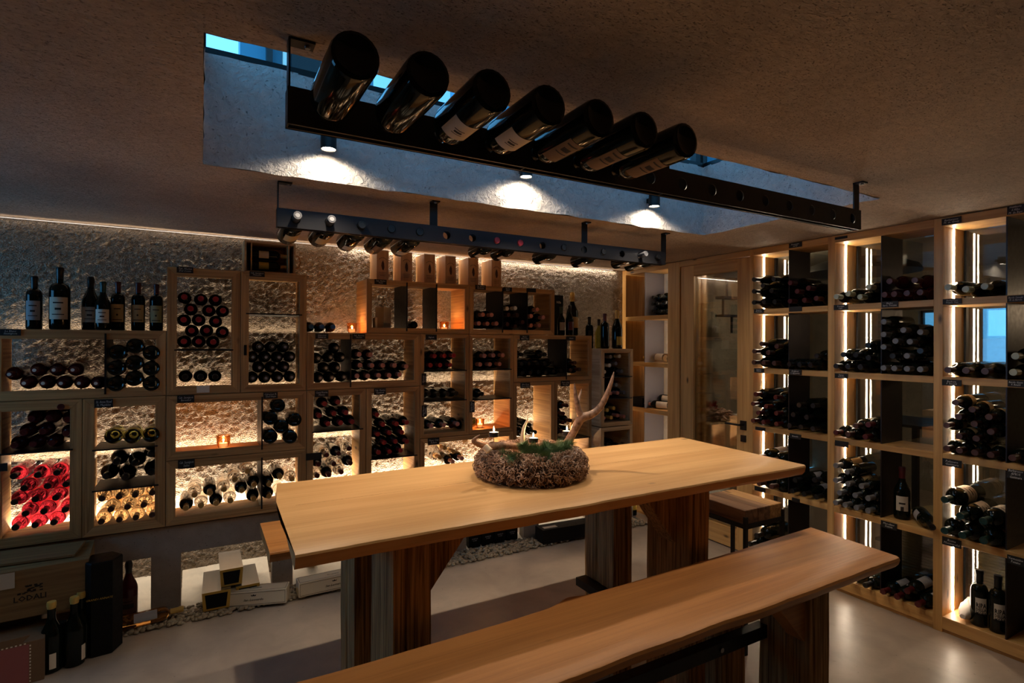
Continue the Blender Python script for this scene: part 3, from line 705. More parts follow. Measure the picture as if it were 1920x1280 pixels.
beam('leg', .52, .64, 1.44, 1.53, 0, BZ-.046, t); beam('leg', 1.765, 1.90, 1.455, 1.535, 0, BZ-.046, t)
MB().box(.52, 1.37, .455, 1.925, 1.41, .505).build('steel_stretcher', 'black_steel', t, bev=.001)
MB().lathe([(0, 0), (.009, 0), (.009, .006), (0, .006)], 10).build('bolt', 'screw', t, loc=(1.66, 1.37, .48)).rotation_euler = (PI/2, 0, 0)

t = thing('bench', (0, 0, 0), 'oak bench on the far side of the table, only its left end showing', 'bench', group='live-edge oak benches')
wn, wf = wv(1.3, 4, .007), wv(9.3, 4, .007)
live_slab('seat', 'bench_oak', t, (.248, 2.40), lambda s: 2.435+wn(s), lambda s: 2.86+wf(s), BZ, .046, seed=9)
beam('leg', .625, .725, 2.50, 2.70, 0, BZ-.046, t); beam('leg', 2.10, 2.19, 2.56, 2.74, 0, BZ-.046, t)

t = thing('bar_stool', (2.44, 1.865, 0), 'stool with thick dark block seat and black steel legs at the table end', 'stool')
sx, sy = .298, .315
for i in range(3):
    MB().box(i*sx/3, .0, .665, (i+1)*sx/3-.0015, sy, .74).build('seat_block', ['stool_wood', 'stool_wood', 'rack_wood_y'][i], t, bev=.003)
mb = MB(); mb.box(-.008, -.008, .645, sx+.008, .006, .668); mb.box(-.008, sy-.006, .645, sx+.008, sy+.008, .668); mb.box(-.008, 0, .645, .006, sy, .668); mb.box(sx-.006, 0, .645, sx+.008, sy, .668)
mb.build('seat_frame', 'black_steel', t)
for x in (-.009, sx-.009):
    for y in (-.009, sy-.009): MB().box(x, y, 0, x+.018, y+.018, .705).build('leg', 'black_steel', t)
mb = MB(); mb.box(0, -.005, .24, sx, .009, .256); mb.box(0, sy-.009, .24, sx, sy+.005, .256)
mb.build('footrest', 'black_steel', t)

t_ = [o for o in bpy.data.objects if o.name == 'dining_table'][0]
ysm = atZ(TZ, 750, 921).y
MB().tube([(.28+2.1*i/30, ysm+.004*noise.noise((i*.4, 2, 0)), TZ-.0006) for i in range(31)], .0011, 4).build('plank_seam', 'beam_wood', t_)

# ================================================================== bottles
SHAPES = {  # radius, total height, shoulder start, neck start, neck radius
    'bordeaux': (.0375, .300, .190, .228, .0145),
    'burgundy': (.0405, .297, .150, .232, .0150),
    'champagne': (.0440, .315, .160, .255, .0155),
    'magnum': (.0490, .350, .215, .262, .0165),
    'magchamp': (.0530, .385, .195, .310, .0180),
    'stout': (.0360, .285, .170, .215, .0150)}
def bottle_profile(k):
    R, Ht, s0, s1, rn = SHAPES[k]; p = [(0, .012), (R*.55, .008), (R*.8, 0), (R*.95, .003), (R, .012), (R, s0)]
    for i in range(1, 7):
        u = i/6; e = (1-math.cos(u*PI))/2 if k in ('burgundy', 'champagne', 'magchamp') else math.sin(u*PI/2)**.8
        rr = R+(rn-R)*((1-math.cos(u*PI))/2)
        if k not in ('burgundy', 'champagne', 'magchamp'): rr = rn+(R-rn)*math.sqrt(max(0, 1-u**2.1))
        p.append((max(rr, rn), s0+(s1-s0)*u))
    return p, (R, Ht, s0, s1, rn)
KIND = {'champagne': 'champagne_bottle', 'magchamp': 'large_champagne_bottle', 'magnum': 'magnum_bottle', 'burgundy': 'burgundy_bottle'}
GKIND = {'glass_rose': 'rose_wine_bottle', 'glass_gold': 'white_wine_bottle', 'glass_darkrose': 'rose_wine_bottle', 'glass_olive': 'champagne_bottle'}
PROTO = {}
SEG = 20
def proto(kind, glass, cap, label=None, frac=.28, caplen=.065, medal=None, lab=(0.28, .62), stripe=None):
    key = (kind, glass, cap, label, caplen, medal, lab, stripe, frac)
    if key in PROTO: return PROTO[key]
    prof, (R, Ht, s0, s1, rn) = bottle_profile(kind)
    nm_ = KIND.get(kind) or GKIND.get(glass, 'wine_bottle')
    r = bpy.data.objects.new(nm_, None); COL.objects.link(r); r.empty_display_size = .03
    r['category'] = nm_.replace('_', ' '); r['label'] = 'prototype'
    body = MB().lathe(prof+[(rn, Ht-caplen), (rn, Ht-.004), (0, Ht-.004)], SEG).build('glass_body', glass, r); shade_auto(body, 50)
    c0 = Ht-caplen
    cp = [(rn+.0006, c0), (rn+.0008, Ht-.022), (rn+.0022, Ht-.019), (rn+.0022, Ht-.006), (rn+.001, Ht), (rn*.75, Ht), (rn*.7, Ht-.0012), (0, Ht-.0012)]
    if kind in ('champagne', 'magchamp'): cp = [(rn+.0010, c0), (rn+.001, Ht-.045), (rn+.004, Ht-.03), (rn+.003, Ht-.012), (rn*.9, Ht), (0, Ht+.001)]
    capo = MB().lathe(cp, SEG).build('capsule', cap, r); shade_auto(capo, 50)
    if medal:
        MB().lathe([(rn*.62, Ht), (rn*.62, Ht+.0006), (0, Ht+.0006)], 12).build('cap_mark', medal, r)
    if label:
        z0, z1 = s0*lab[0]+.01, s0*(lab[0]+lab[1]); n = 14; mb = MB(); sp = PI*frac*2
        for i in range(n+1):
            a = -PI/2-sp/2+sp*i/n
            for z in (z0, z1): mb.v.append(((R+.0006)*math.cos(a), (R+.0006)*math.sin(a), z))
        for i in range(n): mb.f.append((2*i, 2*i+2, 2*i+3, 2*i+1))
        lo = mb.build('label', label, r, smooth=True)
        if stripe:
            mb = MB(); 
            for zz0, hh, fr in stripe:
                a0 = -PI/2-sp/2*fr; k0 = len(mb.v)
                for i in range(9):
                    a = a0+sp*fr*i/8
                    for z in (z0+(z1-z0)*zz0, z0+(z1-z0)*(zz0+hh)): mb.v.append(((R+.0012)*math.cos(a), (R+.0012)*math.sin(a), z))
                for i in range(8): mb.f.append((k0+2*i, k0+2*i+2, k0+2*i+3, k0+2*i+1))
            k0 = len(mb.v); mb.v += [((R+.0012)*math.cos(a), (R+.0012)*math.sin(a), z) for a in (-PI/2-.004, -PI/2+.004) for z in (z0+(z1-z0)*min(q[0] for q in stripe), z0+(z1-z0)*max(q[0] for q in stripe))]; mb.f.append((k0, k0+2, k0+3, k0+1))
            mb.build('label_print', 'ink', lo)
    PROTO[key] = r; r['_used'] = 0
    return r
STR = ((.72, .06, .5), (.42, .10, .3), (.2, .04, .6))
def place(pr, loc, rot, label, group, roll=0, name='wine_bottle', cat=None):
    q = rot @ Matrix.Rotation(roll, 3, 'Z')
    e = q.to_euler()
    if pr['_used'] == 0:
        r = pr; kids(pr); [kids(c) for c in kids(pr)]; r.location = loc; r.rotation_euler = e; r['label'] = label; r['group'] = group; r['_used'] = 1
        if name != 'wine_bottle': r.name = name
    else:
        r = dup(pr, loc, e, label, group)
        if name != 'wine_bottle': r.name = name
    if cat: r['category'] = cat
    return r
RX = lambda a: Matrix.Rotation(a, 3, 'X')
NECK_OUT = RX(PI/2)           # neck towards the room (-y)
BASE_OUT = RX(-PI/2)          # base towards the room
NECK_LEFT = Matrix.Rotation(-PI/2, 3, 'Y')   # neck towards -x (right-hand shelves)
BASE_LEFT = Matrix.Rotation(PI/2, 3, 'Y')
STAND = Matrix.Identity(3)
def rowlabels(pts, look, cell, tol=.034):
    """pts: (u, z); words for each: nth from left in the k-th row"""
    idx = sorted(range(len(pts)), key=lambda i: pts[i][1]); rows = []
    for i in idx:
        if rows and pts[i][1]-pts[rows[-1][0]][1] < tol: rows[-1].append(i)
        else: rows.append([i])
    out = [None]*len(pts)
    for k, r_ in enumerate(rows):
        r_.sort(key=lambda i: pts[i][0])
        for j, i in enumerate(r_):
            if len(pts) == 1: w_ = ''
            elif len(rows) == 1: w_ = (ORD[j]+' from left, ')
            elif len(r_) == 1: w_ = ('alone in '+ROWN[k]+' row, ')
            else: w_ = (ORD[j]+' in '+ROWN[k]+' row, ')
            out[i] = (look(i) if callable(look) else look)+', '+w_+cell
    return out
rb = random.Random(11)
def relax(P, rad, zf, u0=-1e9, u1=1e9, zc=1e9):
    """bottles lying side by side do not pass through each other"""
    P = [list(p) for p in P]; n = len(P)
    for it in range(60):
        for i in range(n):
            for j in range(i+1, n):
                dx, dz = P[j][0]-P[i][0], P[j][1]-P[i][1]; d = math.hypot(dx, dz) or 1e-6; m_ = rad[i]+rad[j]+.0006
                if d < m_:
                    s_ = (m_-d)/2/d; P[i][0] -= dx*s_; P[j][0] += dx*s_; P[i][1] -= dz*s_; P[j][1] += dz*s_
        for i in range(n):
            P[i][1] = min(max(P[i][1], zf+rad[i]+.001), max(zc-rad[i], zf+rad[i]+.001)); P[i][0] = min(max(P[i][0], u0+rad[i]), u1-rad[i])
    return P
CELLS = []   # openings of the boxes: x0, x1, z0, z1, front
def bounds_for(x, z, yc):
    for (x0, x1, z0, z1, yf) in CELLS:
        if x0-.01 < x < x1+.01 and z0 < z < z1 and yf-.03 < yc < yf+.2: return x0, x1
    return -1e9, 1e9
for (x0, x1, z0, z1, yf, th, divs) in RACKS:
    e = [x0+th]+[v for d_ in divs for v in (d_-.005, d_+.005)]+[x1-th]
    for i in range(0, len(e), 2): CELLS.append((e[i], e[i+1], z0, z1, yf))
def cell_back(prs, pts, look, cell, group, yc=3.835, floor=None, base=False, jit=.012, ox=0, oy=0, k=1.0, ceil=None):
    yc = yc-.045 if yc > 3.75 else yc
    """pts are the measured cap (or base) centres, read at depth yc on the rack"""
    P_ = [(ox+x/k, oy+y/k) for x, y in pts]; W_ = [atY(yc, *p) for p in P_]
    R = SHAPES[prs[0][0]][0]; L_ = rowlabels([(w.x, w.z) for w in W_], look, cell)
    b0, b1 = bounds_for(W_[0].x, W_[0].z, yc)
    Q_ = relax([(w.x, w.z) for w in W_], [SHAPES[prs[i % len(prs)][0]][0] for i in range(len(W_))], floor if floor is not None else -1, b0, b1, ceil if ceil is not None else 9)
    for i, (x_, z) in enumerate(Q_):
        a = prs[i % len(prs)]; pr = proto(*a[:3], **(a[3] if len(a) > 3 else {}))
        Ht = SHAPES[a[0]][1]; y = yc+rb.uniform(0, jit)
        if y+Ht > 4.108: y = 4.108-Ht
        if base: loc = Vector((x_, y, z)); rot = BASE_OUT
        else: loc = Vector((x_, y+Ht, z)); rot = NECK_OUT
        place(pr, loc, rot, L_[i], group, roll=rb.uniform(0, 6.28))
DK = 'glass_dark'
def B(cap, kind='bordeaux', glass=DK, **kw): return (kind, glass, cap, kw)
F0 = GZ[0]+.028; F1 = GZ[1]+.028; F2 = GZ[2]+.028; F3 = GZ[3]+.028
# wide box at far left
cell_back([B('cap_wine', glass='glass_blackred', medal='cap_white')], [(52, 318), (135, 370), (250, 370), (355, 370), (462, 370), (570, 370), (200, 293), (312, 292), (422, 292)],
          'dark red bottle with white-marked cap', 'wide far-left box', 'white-marked bottles in the wide far-left box', ox=0, oy=600, k=3.122, floor=F2)
cell_back([B('cap_black', 'champagne')], [(690, 350), (800, 350), (885, 352), (705, 275), (800, 262), (888, 278), (716, 200), (803, 180), (890, 200)],
          'black bottle base', 'right part of wide far-left box', 'bases in the right part of the wide far-left box', ox=0, oy=600, k=3.122, floor=F2, base=True)
# tall far-left box
zsh = fz(100, 845)+.005
cell_back([B('cap_wine', glass='glass_blackred')], [(98, 725), (210, 742), (322, 738), (150, 650), (255, 655), (365, 655), (200, 585), (300, 590), (385, 600), (245, 545), (340, 545)],
          'dim red bottle', 'upper shelf of tall far-left box', 'dim red bottles on the upper shelf of the far-left box', ox=0, oy=600, k=3.122, floor=zsh)
cell_back([B('cap_black', glass='glass_rose', kind='bordeaux')], [(85, 1218), (205, 1200), (310, 1188), (148, 1133), (255, 1120), (378, 1113), (82, 1068), (205, 1050), (325, 1040), (140, 985), (280, 970), (380, 965), (78, 915), (220, 908), (328, 898)],
          'bright pink rosé bottle', 'floor of far-left box', 'bright pink bottles lit from behind', ox=0, oy=600, k=3.122, floor=F0)
# box with golden bottles
cell_back([B('cap_black', 'champagne', glass='glass_olive')], [(685, 680), (787, 678), (880, 672)], 'dark round bottle base', 'top shelf above the golden bottles', 'bases on the top shelf above the golden bottles', ox=0, oy=600, k=3.122, floor=fz(235, 838)+.005, base=True)
cell_back([B('cap_black', 'champagne')], [(640, 912), (728, 905), (885, 895), (682, 835), (805, 840), (893, 800)], 'dark bottle', 'middle shelf above the golden bottles', 'dark bottles on the middle shelf above the golden ones', ox=0, oy=600, k=3.122, floor=fz(235, 915)+.005)
cell_back([B('cap_brown', glass='glass_gold')], [(612, 1163), (700, 1155), (793, 1143), (883, 1118), (655, 1090), (748, 1078), (837, 1063), (612, 1026), (700, 1015), (790, 1000), (880, 990)],
          'glowing golden bottle', 'floor of left box', 'golden bottles lit from behind', ox=0, oy=600, k=3.122, floor=F0, ceil=fz(235, 915)-.006)
# two tall top boxes
zc = fz(380, 656)+.005
cell_back([B('cap_red', caplen=.05)], [(1103, 832), (1192, 832), (1280, 835), (1148, 765), (1240, 765), (1338, 775), (1103, 703), (1192, 700), (1297, 708), (1143, 634), (1255, 643), (1338, 647), (1105, 564), (1205, 574), (1295, 577)],
          'red-topped dark bottle', 'upper part of tall top box', 'red-topped bottles in the tall top box', ox=0, oy=380, k=3.2, floor=zc)
cell_back([B('cap_black')], [(1110, 1045), (1203, 1045), (1292, 1045)], 'black-topped bottle', 'floor of tall top box, below red-topped ones', 'black-topped bottles under the red-topped ones', ox=0, oy=380, k=3.2, floor=F2)
cell_back([B('cap_black', medal='paper_grey')], [(1530, 1045), (1600, 1045), (1675, 1045), (1743, 1043), (1563, 985), (1640, 985), (1705, 985), (1530, 928), (1600, 928), (1675, 928), (1740, 928), (1563, 871), (1635, 872), (1703, 873)],
          'dark bottle with grey cap mark', 'box under the crate', 'grey-marked bottles in the box under the crate', ox=0, oy=380, k=3.2, floor=F2)
# candle box and the bright box below it
cell_back([B('cap_black', 'champagne')], [(1610, 300), (1738, 305), (1610, 215), (1690, 225), (1745, 235), (1650, 165)], 'ringed dark bottle base', 'right of the red candle glass', 'bases right of the candle glass', ox=0, oy=720, k=3.2, floor=F1, base=True)
cell_back([B('cap_gold', glass=DK), B('cap_gold', glass='glass_clear')], [(1115, 745), (1205, 728), (1297, 715), (1383, 703), (1523, 690), (1168, 668), (1260, 655), (1345, 635), (1455, 640), (1410, 575), (1523, 605), (1487, 525)],
          lambda i: 'gold-capped bottle with backlit glass', 'lowest wide box', 'gold-capped bottles in the bright lowest box', ox=0, oy=720, k=3.2, floor=F0)
cell_back([B('cap_gold'), B('cap_gold', glass='glass_clear')], [(1612, 675), (1700, 680), (1610, 600), (1750, 570), (1682, 560)], 'gold-capped bottle', 'right of divider in lowest wide box', 'gold-capped bottles right of the divider', ox=0, oy=720, k=3.2, floor=F0)
# box under the blue caps
cell_back([B('cap_black', medal='paper')], [(135, 855), (205, 852), (272, 852), (168, 797), (237, 797), (120, 742), (192, 740), (262, 740), (230, 685)], 'bottle with pale-ringed cap', 'left part under the blue-capped bottles', 'pale-ringed caps under the blue-capped bottles', ox=560, oy=440, k=3.2, floor=F2)
cell_back([B('cap_pink')], [(345, 847), (417, 847), (480, 843), (547, 843), (608, 838), (370, 782), (440, 782), (508, 785), (577, 785), (648, 790), (365, 718), (433, 722)], 'dark bottle with salmon cap', 'box under the candle glass', 'salmon-capped bottles in the box under the candle', ox=560, oy=440, k=3.2, floor=F2)
# red caps
zt = fz(632, 807)+.005
cell_back([B('cap_red')], [(178, 1135), (255, 1130), (322, 1122), (125, 1085), (213, 1072), (287, 1068), (158, 1015), (238, 1004)], 'red-capped bottle', 'shelf below the pale-ringed caps', 'red-capped bottles below the pale-ringed ones', ox=560, oy=440, k=3.2, floor=zt, ceil=GZ[2]-.03)
cell_back([B('cap_wine', glass='glass_clear'), B('cap_wine')], [(215, 1060), (330, 1065), (440, 1040), (230, 970), (380, 970), (550, 950), (290, 888), (420, 850), (530, 800)], 'loose bottle against bright light', 'bottom left of the table corner', 'loose bottles against the bright light', ox=560, oy=700, k=5.647, floor=F0)
zt = fz(740, 857)+.005
cell_back([B('cap_red')], [(850, 835), (968, 830), (1085, 818), (908, 733), (1027, 720), (1150, 722), (845, 645), (968, 630), (1100, 625), (895, 540), (1040, 535), (1150, 520), (835, 437)], 'red-capped bottle', 'box right of the loose bottles', 'red-capped bottles stacked in four rows', ox=560, oy=700, k=5.647, floor=zt)
# narrow middle boxes
z1_, z2_ = fz(835, 695)+.005, fz(835, 751)+.005
cell_back([B('cap_red')], [(795, 782), (853, 782), (912, 778), (822, 730), (878, 727), (930, 728)], 'dark bottle with red cap', 'top shelf of narrow box', 'red caps on the top shelf of the narrow box', ox=560, oy=440, k=3.2, floor=z1_)
cell_back([B('cap_black', 'stout')], [(795, 955), (845, 957), (892, 955), (938, 952)], 'dark bottle', 'middle shelf of narrow box', 'dark bottles on the narrow box middle shelf', ox=560, oy=440, k=3.2, floor=z2_)
cell_back([B('cap_pink')], [(800, 1148), (875, 1142), (958, 1136)], 'brown bottle', 'floor of narrow box with two shelves', 'bottles on the narrow box floor', ox=560, oy=440, k=3.2, floor=F1)
cell_back([B('cap_pink')], [(1092, 780), (1150, 780), (1213, 778), (1118, 727), (1170, 725), (1228, 730)], 'dark bottle with pink cap', 'top shelf above candle', 'pink caps on the top shelf above the candle', ox=560, oy=440, k=3.2, floor=fz(925, 693)+.005)
cell_back([B('cap_black')], [(1105, 955)], 'single black-capped bottle', 'middle shelf of narrow box above candle', 'single bottle above the candle', ox=560, oy=440, k=3.2, floor=fz(925, 748)+.005)
place(proto('bordeaux', DK, 'cap_wine', label='paper_grey', frac=.2), Vector((GX(5)+.14, 4.0, F1+.0385)), Matrix.Rotation(math.radians(-62), 3, 'Z') @ NECK_OUT, 'bottle lying askew beside the candle glass in the narrow box', 'askew bottle by the candle', roll=2.6).rotation_euler.rotate_axis('Z', 0)
# three-compartment top box
cell_back([B('cap_pink')], [(1088, 527), (1137, 530), (1190, 532), (1107, 483), (1157, 483)], 'pink-capped bottle', 'left third of three-compartment box', 'pink caps in the left compartment', ox=560, oy=440, k=3.2, floor=F3)
cell_back([B('cap_brown')], [(1243, 535), (1288, 535), (1335, 537), (1265, 487), (1312, 487)], 'brown-capped bottle', 'middle of three-compartment box', 'brown caps in the middle compartment', ox=560, oy=440, k=3.2, floor=F3)
cell_back([B('cap_white')], [(1240, 440), (1286, 440)], 'white-capped bottle on top', 'middle of three-compartment box', 'white caps in the middle compartment', ox=560, oy=440, k=3.2, floor=F3)
cell_back([B('cap_pink')], [(1390, 535), (1434, 535), (1390, 487), (1465, 503), (1428, 455)], 'pink-capped bottle', 'right third of three-compartment box', 'pink caps in the right compartment', ox=560, oy=440, k=3.2, floor=F3)
# box under the champagne bottles
cell_back([B('cap_black')], [(1350, 822), (1397, 822), (1441, 820), (1486, 820), (1528, 818), (1570, 818), (1345, 775), (1390, 778), (1435, 775), (1480, 775), (1524, 772), (1340, 727), (1480, 722)], 'all-black bottle', 'box under the champagne bottles', 'black bottles under the champagne', ox=560, oy=440, k=3.2, floor=F2)
cell_back([B('cap_brown')], [(1632, 808), (1690, 808), (1657, 772)], 'dark bottle', 'right of divider under the champagne bottles', 'dark bottles right of the divider', ox=560, oy=440, k=3.2, floor=F2)
cell_back([B('cap_black')], [(1360, 1195), (1425, 1185), (1385, 1140), (1345, 1128)], 'dark bottle', 'floor of box behind the white antler tine', 'dark bottles behind the white tine', ox=560, oy=440, k=3.2, floor=F0)
cell_back([B('cap_wine')], [(1590, 1180), (1640, 1180), (1590, 1125), (1635, 1115), (1592, 1070), (1612, 1030)], 'dark bottle', 'shelf behind the large antler', 'dark bottles behind the large antler', ox=560, oy=440, k=3.2, floor=fz(1075, 822)+.005)
cell_back([B('cap_gold', glass='glass_clear'), B('cap_pink')], [(1500, 890), (1640, 905), (1555, 795), (1735, 900), (1640, 860)], 'pale-capped bottle in bright light', 'lowest box behind table', 'bottles in the bright box behind the table', ox=560, oy=700, k=5.647, floor=F0)
place(proto('magchamp', DK, 'cap_black', label=None), Vector((GX(5)+.18, 4.02, F0+.054)), Matrix.Rotation(math.radians(-35), 3, 'Z') @ NECK_OUT, 'large dark bottle lying in the bright box behind the antler', 'large bottle behind the antler')
# pale narrow box
Fp = .885+.03
for cap, pts, lk in ((('cap_white', 'cap_silver'), [(440, 673), (557, 673), (466, 628), (508, 605), (537, 560), (478, 562)], 'top compartment of pale box'),
                (('cap_silver', 'cap_pink'), [(455, 855), (495, 850), (580, 850), (524, 827), (515, 772)], 'middle compartment of pale box'),
                (('cap_pink', 'cap_paleg'), [(450, 1028), (483, 1022), (583, 1018), (455, 972), (520, 988), (485, 937)], 'bottom compartment of pale box')):
    cs = [B(c if c != 'cap_paleg' else 'cap_foil_gold') for c in cap]
    cell_back(cs, pts, lambda i, cs=cs: 'bottle with a '+{'cap_white': 'white', 'cap_silver': 'silver', 'cap_pink': 'pink', 'cap_foil_gold': 'gold'}[cs[i % 2][2]]+' cap', lk, lk+', bottles', yc=3.70, ox=1020, oy=520, k=3.765, floor={'t': 1.305+.006, 'm': 1.118+.006, 'b': Fp}[lk[0]])
cell_back([B('cap_black')], [(455, 1180), (520, 1180)], 'dark bottle', 'lower pale box at the table edge', 'bottles in the lower pale box', yc=3.70, ox=1020, oy=520, k=3.765, floor=.54)
pp = atY(3.80, 1020+555/3.765, 520+775/3.765)
def crumple(name, R_, Lh, mat, loc, rot, label, cat, seed=0):
    mb = MB(); n1, n2 = 22, 18
    for i in range(n2+1):
        u = i/n2; r0 = R_*(.9 if u < .62 else .9-.62*((u-.62)/.38))
        for j in range(n1):
            a = 2*PI*j/n1; q = Vector((math.cos(a), math.sin(a), u*3)); d = 1+.16*noise.noise(q*2.6+Vector((seed, 0, 0)))+.08*noise.noise(q*7)
            mb.v.append((r0*d*math.cos(a), r0*d*math.sin(a), u*Lh))
    for i in range(n2):
        for j in range(n1): mb.f.append((i*n1+j, i*n1+(j+1) % n1, (i+1)*n1+(j+1) % n1, (i+1)*n1+j))
    mb.f.append(tuple(range(n1))[::-1]); mb.f.append(tuple(n2*n1+j for j in range(n1)))
    o = shade_auto(mb.build(name, mat, loc=loc), 28); o.rotation_euler = rot.to_euler(); return tag(o, label, cat)
crumple('wrapped_bottle', .046, .27, 'tissue', (pp.x+.01, 3.99, 1.118+.094), NECK_OUT, 'bottle wrapped in white tissue, middle compartment of the pale box', 'wrapped bottle', 3)

# ------------------------------------------------------------------ right-hand shelves: necks towards the room
def cell_side(prs, pts, look, cell, group, ox=0, oy=0, k=1.0, sh=1, jit=.01, xc=None, yaw=0, lim=None, base=False):
    fl = SHZ[sh][1]; P_ = [(ox+x/k, oy+y/k) for x, y in pts]
    W_ = [atX((xc or XR)+.005, *p) for p in P_]; L_ = rowlabels([(-w.y, w.z) for w in W_], look, cell, .036)
    Q_ = relax([(w.y, w.z) for w in W_], [SHAPES[prs[i % len(prs)][0]][0] for i in range(len(W_))], fl, lim[0], lim[1], SHZ[sh+1][0])
    for i, (y, z) in enumerate(Q_):
        a = prs[i % len(prs)]; pr = proto(*a[:3], **(a[3] if len(a) > 3 else {})); R, Ht = SHAPES[a[0]][:2]
        ang = math.radians(yaw+rb.uniform(-2, 2)); s_ = (.235 if Ht < .31 else .235)/Ht
        x = XR-.002+rb.uniform(0, jit)
        dirv = Vector((math.cos(ang), math.sin(ang), 0))     # from cap to base
        rot = Matrix.Rotation(ang, 3, 'Z') @ NECK_LEFT
        over = max(0, x+Ht*math.cos(ang)-3.832)     # long bottles let their necks stick out of the shelf
        x -= over
        place(pr, Vector((x, y, z))+dirv*Ht, rot, L_[i], group, roll=rb.uniform(.2, 1.0) if len(a) > 3 and a[3].get('label') else rb.uniform(0, 6))
A_, B_, C_ = (2.123, 2.685), (1.522, 2.078), (.922, 1.478)
aL, aR, bL, bR, cL, cR = (2.405, 2.68), (2.126, 2.395), (1.803, 2.074), (1.526, 1.793), (1.207, 1.474), (.926, 1.197)
z3 = dict(ox=1400, oy=440, k=4.922); z5 = dict(ox=1400, oy=380, k=3.657); z6 = dict(ox=1400, oy=720, k=3.657); zb = dict(ox=1550, oy=560, k=4.265); zc_ = dict(ox=1750, oy=720, k=3.553)
z8 = dict(ox=1300, oy=880, k=3.097)
cell_side([B('cap_black', 'burgundy')], [(98, 620), (200, 620), (305, 620), (80, 520), (168, 500), (260, 505), (80, 420), (295, 420)], 'dark burgundy bottle', 'top lit shelf next to the door', 'dark bottles on the top lit shelf next to the door', sh=4, lim=aL, **z3)
cell_side([B('cap_wine', 'burgundy')], [(415, 608), (575, 598), (690, 590), (490, 535), (615, 500), (405, 472)], 'wine-red-capped bottle', 'unlit half of the door bay top shelf', 'wine-red caps in the unlit half', sh=4, lim=aR, **z3)
cell_side([B('cap_brown', 'burgundy')], [(75, 1178), (175, 1180), (300, 1188), (120, 1092), (230, 1110), (185, 1025), (305, 1045)], 'brown-capped bottle', 'second lit shelf by the door', 'brown caps on the second lit shelf by the door', sh=3, lim=aL, **z3)
cell_side([B('cap_black')], [(420, 1195), (520, 1195), (620, 1195), (700, 1195)], 'black bottle', 'unlit half, second shelf by door', 'black bottles in the unlit half, second shelf', sh=3, lim=aR, **z3)
cell_side([B('cap_wine')], [(68, 258), (150, 262), (240, 275), (100, 202), (240, 220), (65, 132), (170, 150), (95, 76), (235, 88)], 'wine-capped bottle', 'third lit shelf by the door', 'wine-red caps on the third lit shelf', sh=2, lim=aL, **z6)
cell_side([B('cap_black', 'burgundy')], [(320, 290), (400, 300), (490, 320), (350, 218), (445, 225), (395, 140), (490, 145)], 'black bottle', 'unlit half of third shelf by door', 'black bottles in the unlit half, third shelf', sh=2, lim=aR, **z6)
cell_side([B('cap_brown', 'magnum', label='paper_grey', lab=(.2, .6))], [(160, 690), (270, 715), (155, 490), (280, 520)], 'big brown-capped bottle', 'fourth shelf, behind the table corner', 'big bottles on the fourth shelf behind the table corner', sh=1, lim=aL, **z6)
cell_side([B('cap_black', 'burgundy', label='paper_grey', lab=(.2, .6))], [(350, 740), (440, 755), (530, 775), (365, 660), (500, 650)], 'black bottle with grey label', 'fourth shelf by door, unlit half', 'black grey-labelled bottles in the unlit half', sh=1, lim=aR, **z6)
cell_side([B('cap_black', 'magnum')], [(90, 1060), (115, 1020), (90, 945)], 'dark bottle', 'lowest door-bay shelf, behind the stool', 'dark bottles on the lowest shelf behind the stool', sh=0, lim=aL, **z6)
# middle bay
cell_side([B('cap_pale')], [(628, 645), (755, 640), (852, 634), (905, 625)], 'bottle with pale cap', 'top lit shelf, middle bay', 'pale caps on the top shelf of the middle bay', sh=4, lim=bL, **z5)
cell_side([B('cap_wine', 'burgundy', glass='glass_blackred')], [(950, 640), (1050, 640), (1150, 640), (1240, 640), (1020, 575), (1180, 560)], 'reddish dark bottle', 'unlit top shelf, middle bay', 'reddish bottles on the unlit top shelf of the middle bay', sh=4, lim=bR, **z5)
cell_side([B('cap_black')], [(100, 540), (240, 548), (345, 550), (410, 545), (205, 478), (310, 470), (395, 450)], 'glossy dark bottle', 'second lit shelf, middle bay', 'glossy dark bottles on the second lit shelf of the middle bay', sh=3, lim=bL, **zb)
cell_side([B('cap_silver')]*12+[B('cap_black')]*2, [(452, 560), (550, 565), (652, 570), (770, 575), (448, 462), (547, 515), (607, 432), (710, 484), (505, 380), (663, 346), (770, 395), (452, 298), (500, 500), (810, 500)],
          lambda i: 'silver-capped bottle' if i < 12 else 'black-capped bottle', 'big pile, middle bay', 'bottles of the big pile in the middle bay', sh=3, lim=bR, **zb)
cell_side([B('cap_wine', label='paper', lab=(.3, .6)), B('cap_brown', label='paper', lab=(.3, .6))], [(85, 1090), (190, 1105), (350, 1128), (270, 1050), (400, 1060)], 'white-labelled bottle', 'third lit shelf, middle bay', 'white-labelled bottles on the third shelf', sh=2, lim=bL, **zb)
cell_side([B('cap_silver'), B('cap_silver', label='paper_tan', lab=(.3, .6))], [(635, 815), (720, 843), (800, 858), (865, 883), (670, 765), (800, 806), (880, 798), (745, 722), (830, 706), (638, 683), (703, 642), (625, 572)], 'silver-capped bottle', 'fourth lit shelf, middle bay', 'silver caps on the fourth lit shelf of the middle bay', sh=1, lim=bL, **z6)
cell_side([B('cap_black'), B('cap_black')], [(945, 632), (1030, 660)], 'black bottle', 'lowest shelf behind the bench end', 'black bottles behind the bench end', sh=0, lim=bL, **z8)
cell_side([B('cap_wine', label='paper_grey')], [(1110, 697), (1200, 727), (1330, 785), (1265, 702)], 'wine-capped bottle', 'lowest shelf in front of wicker basket', 'wine-red caps in front of the wicker basket', sh=0, lim=bR, **z8)
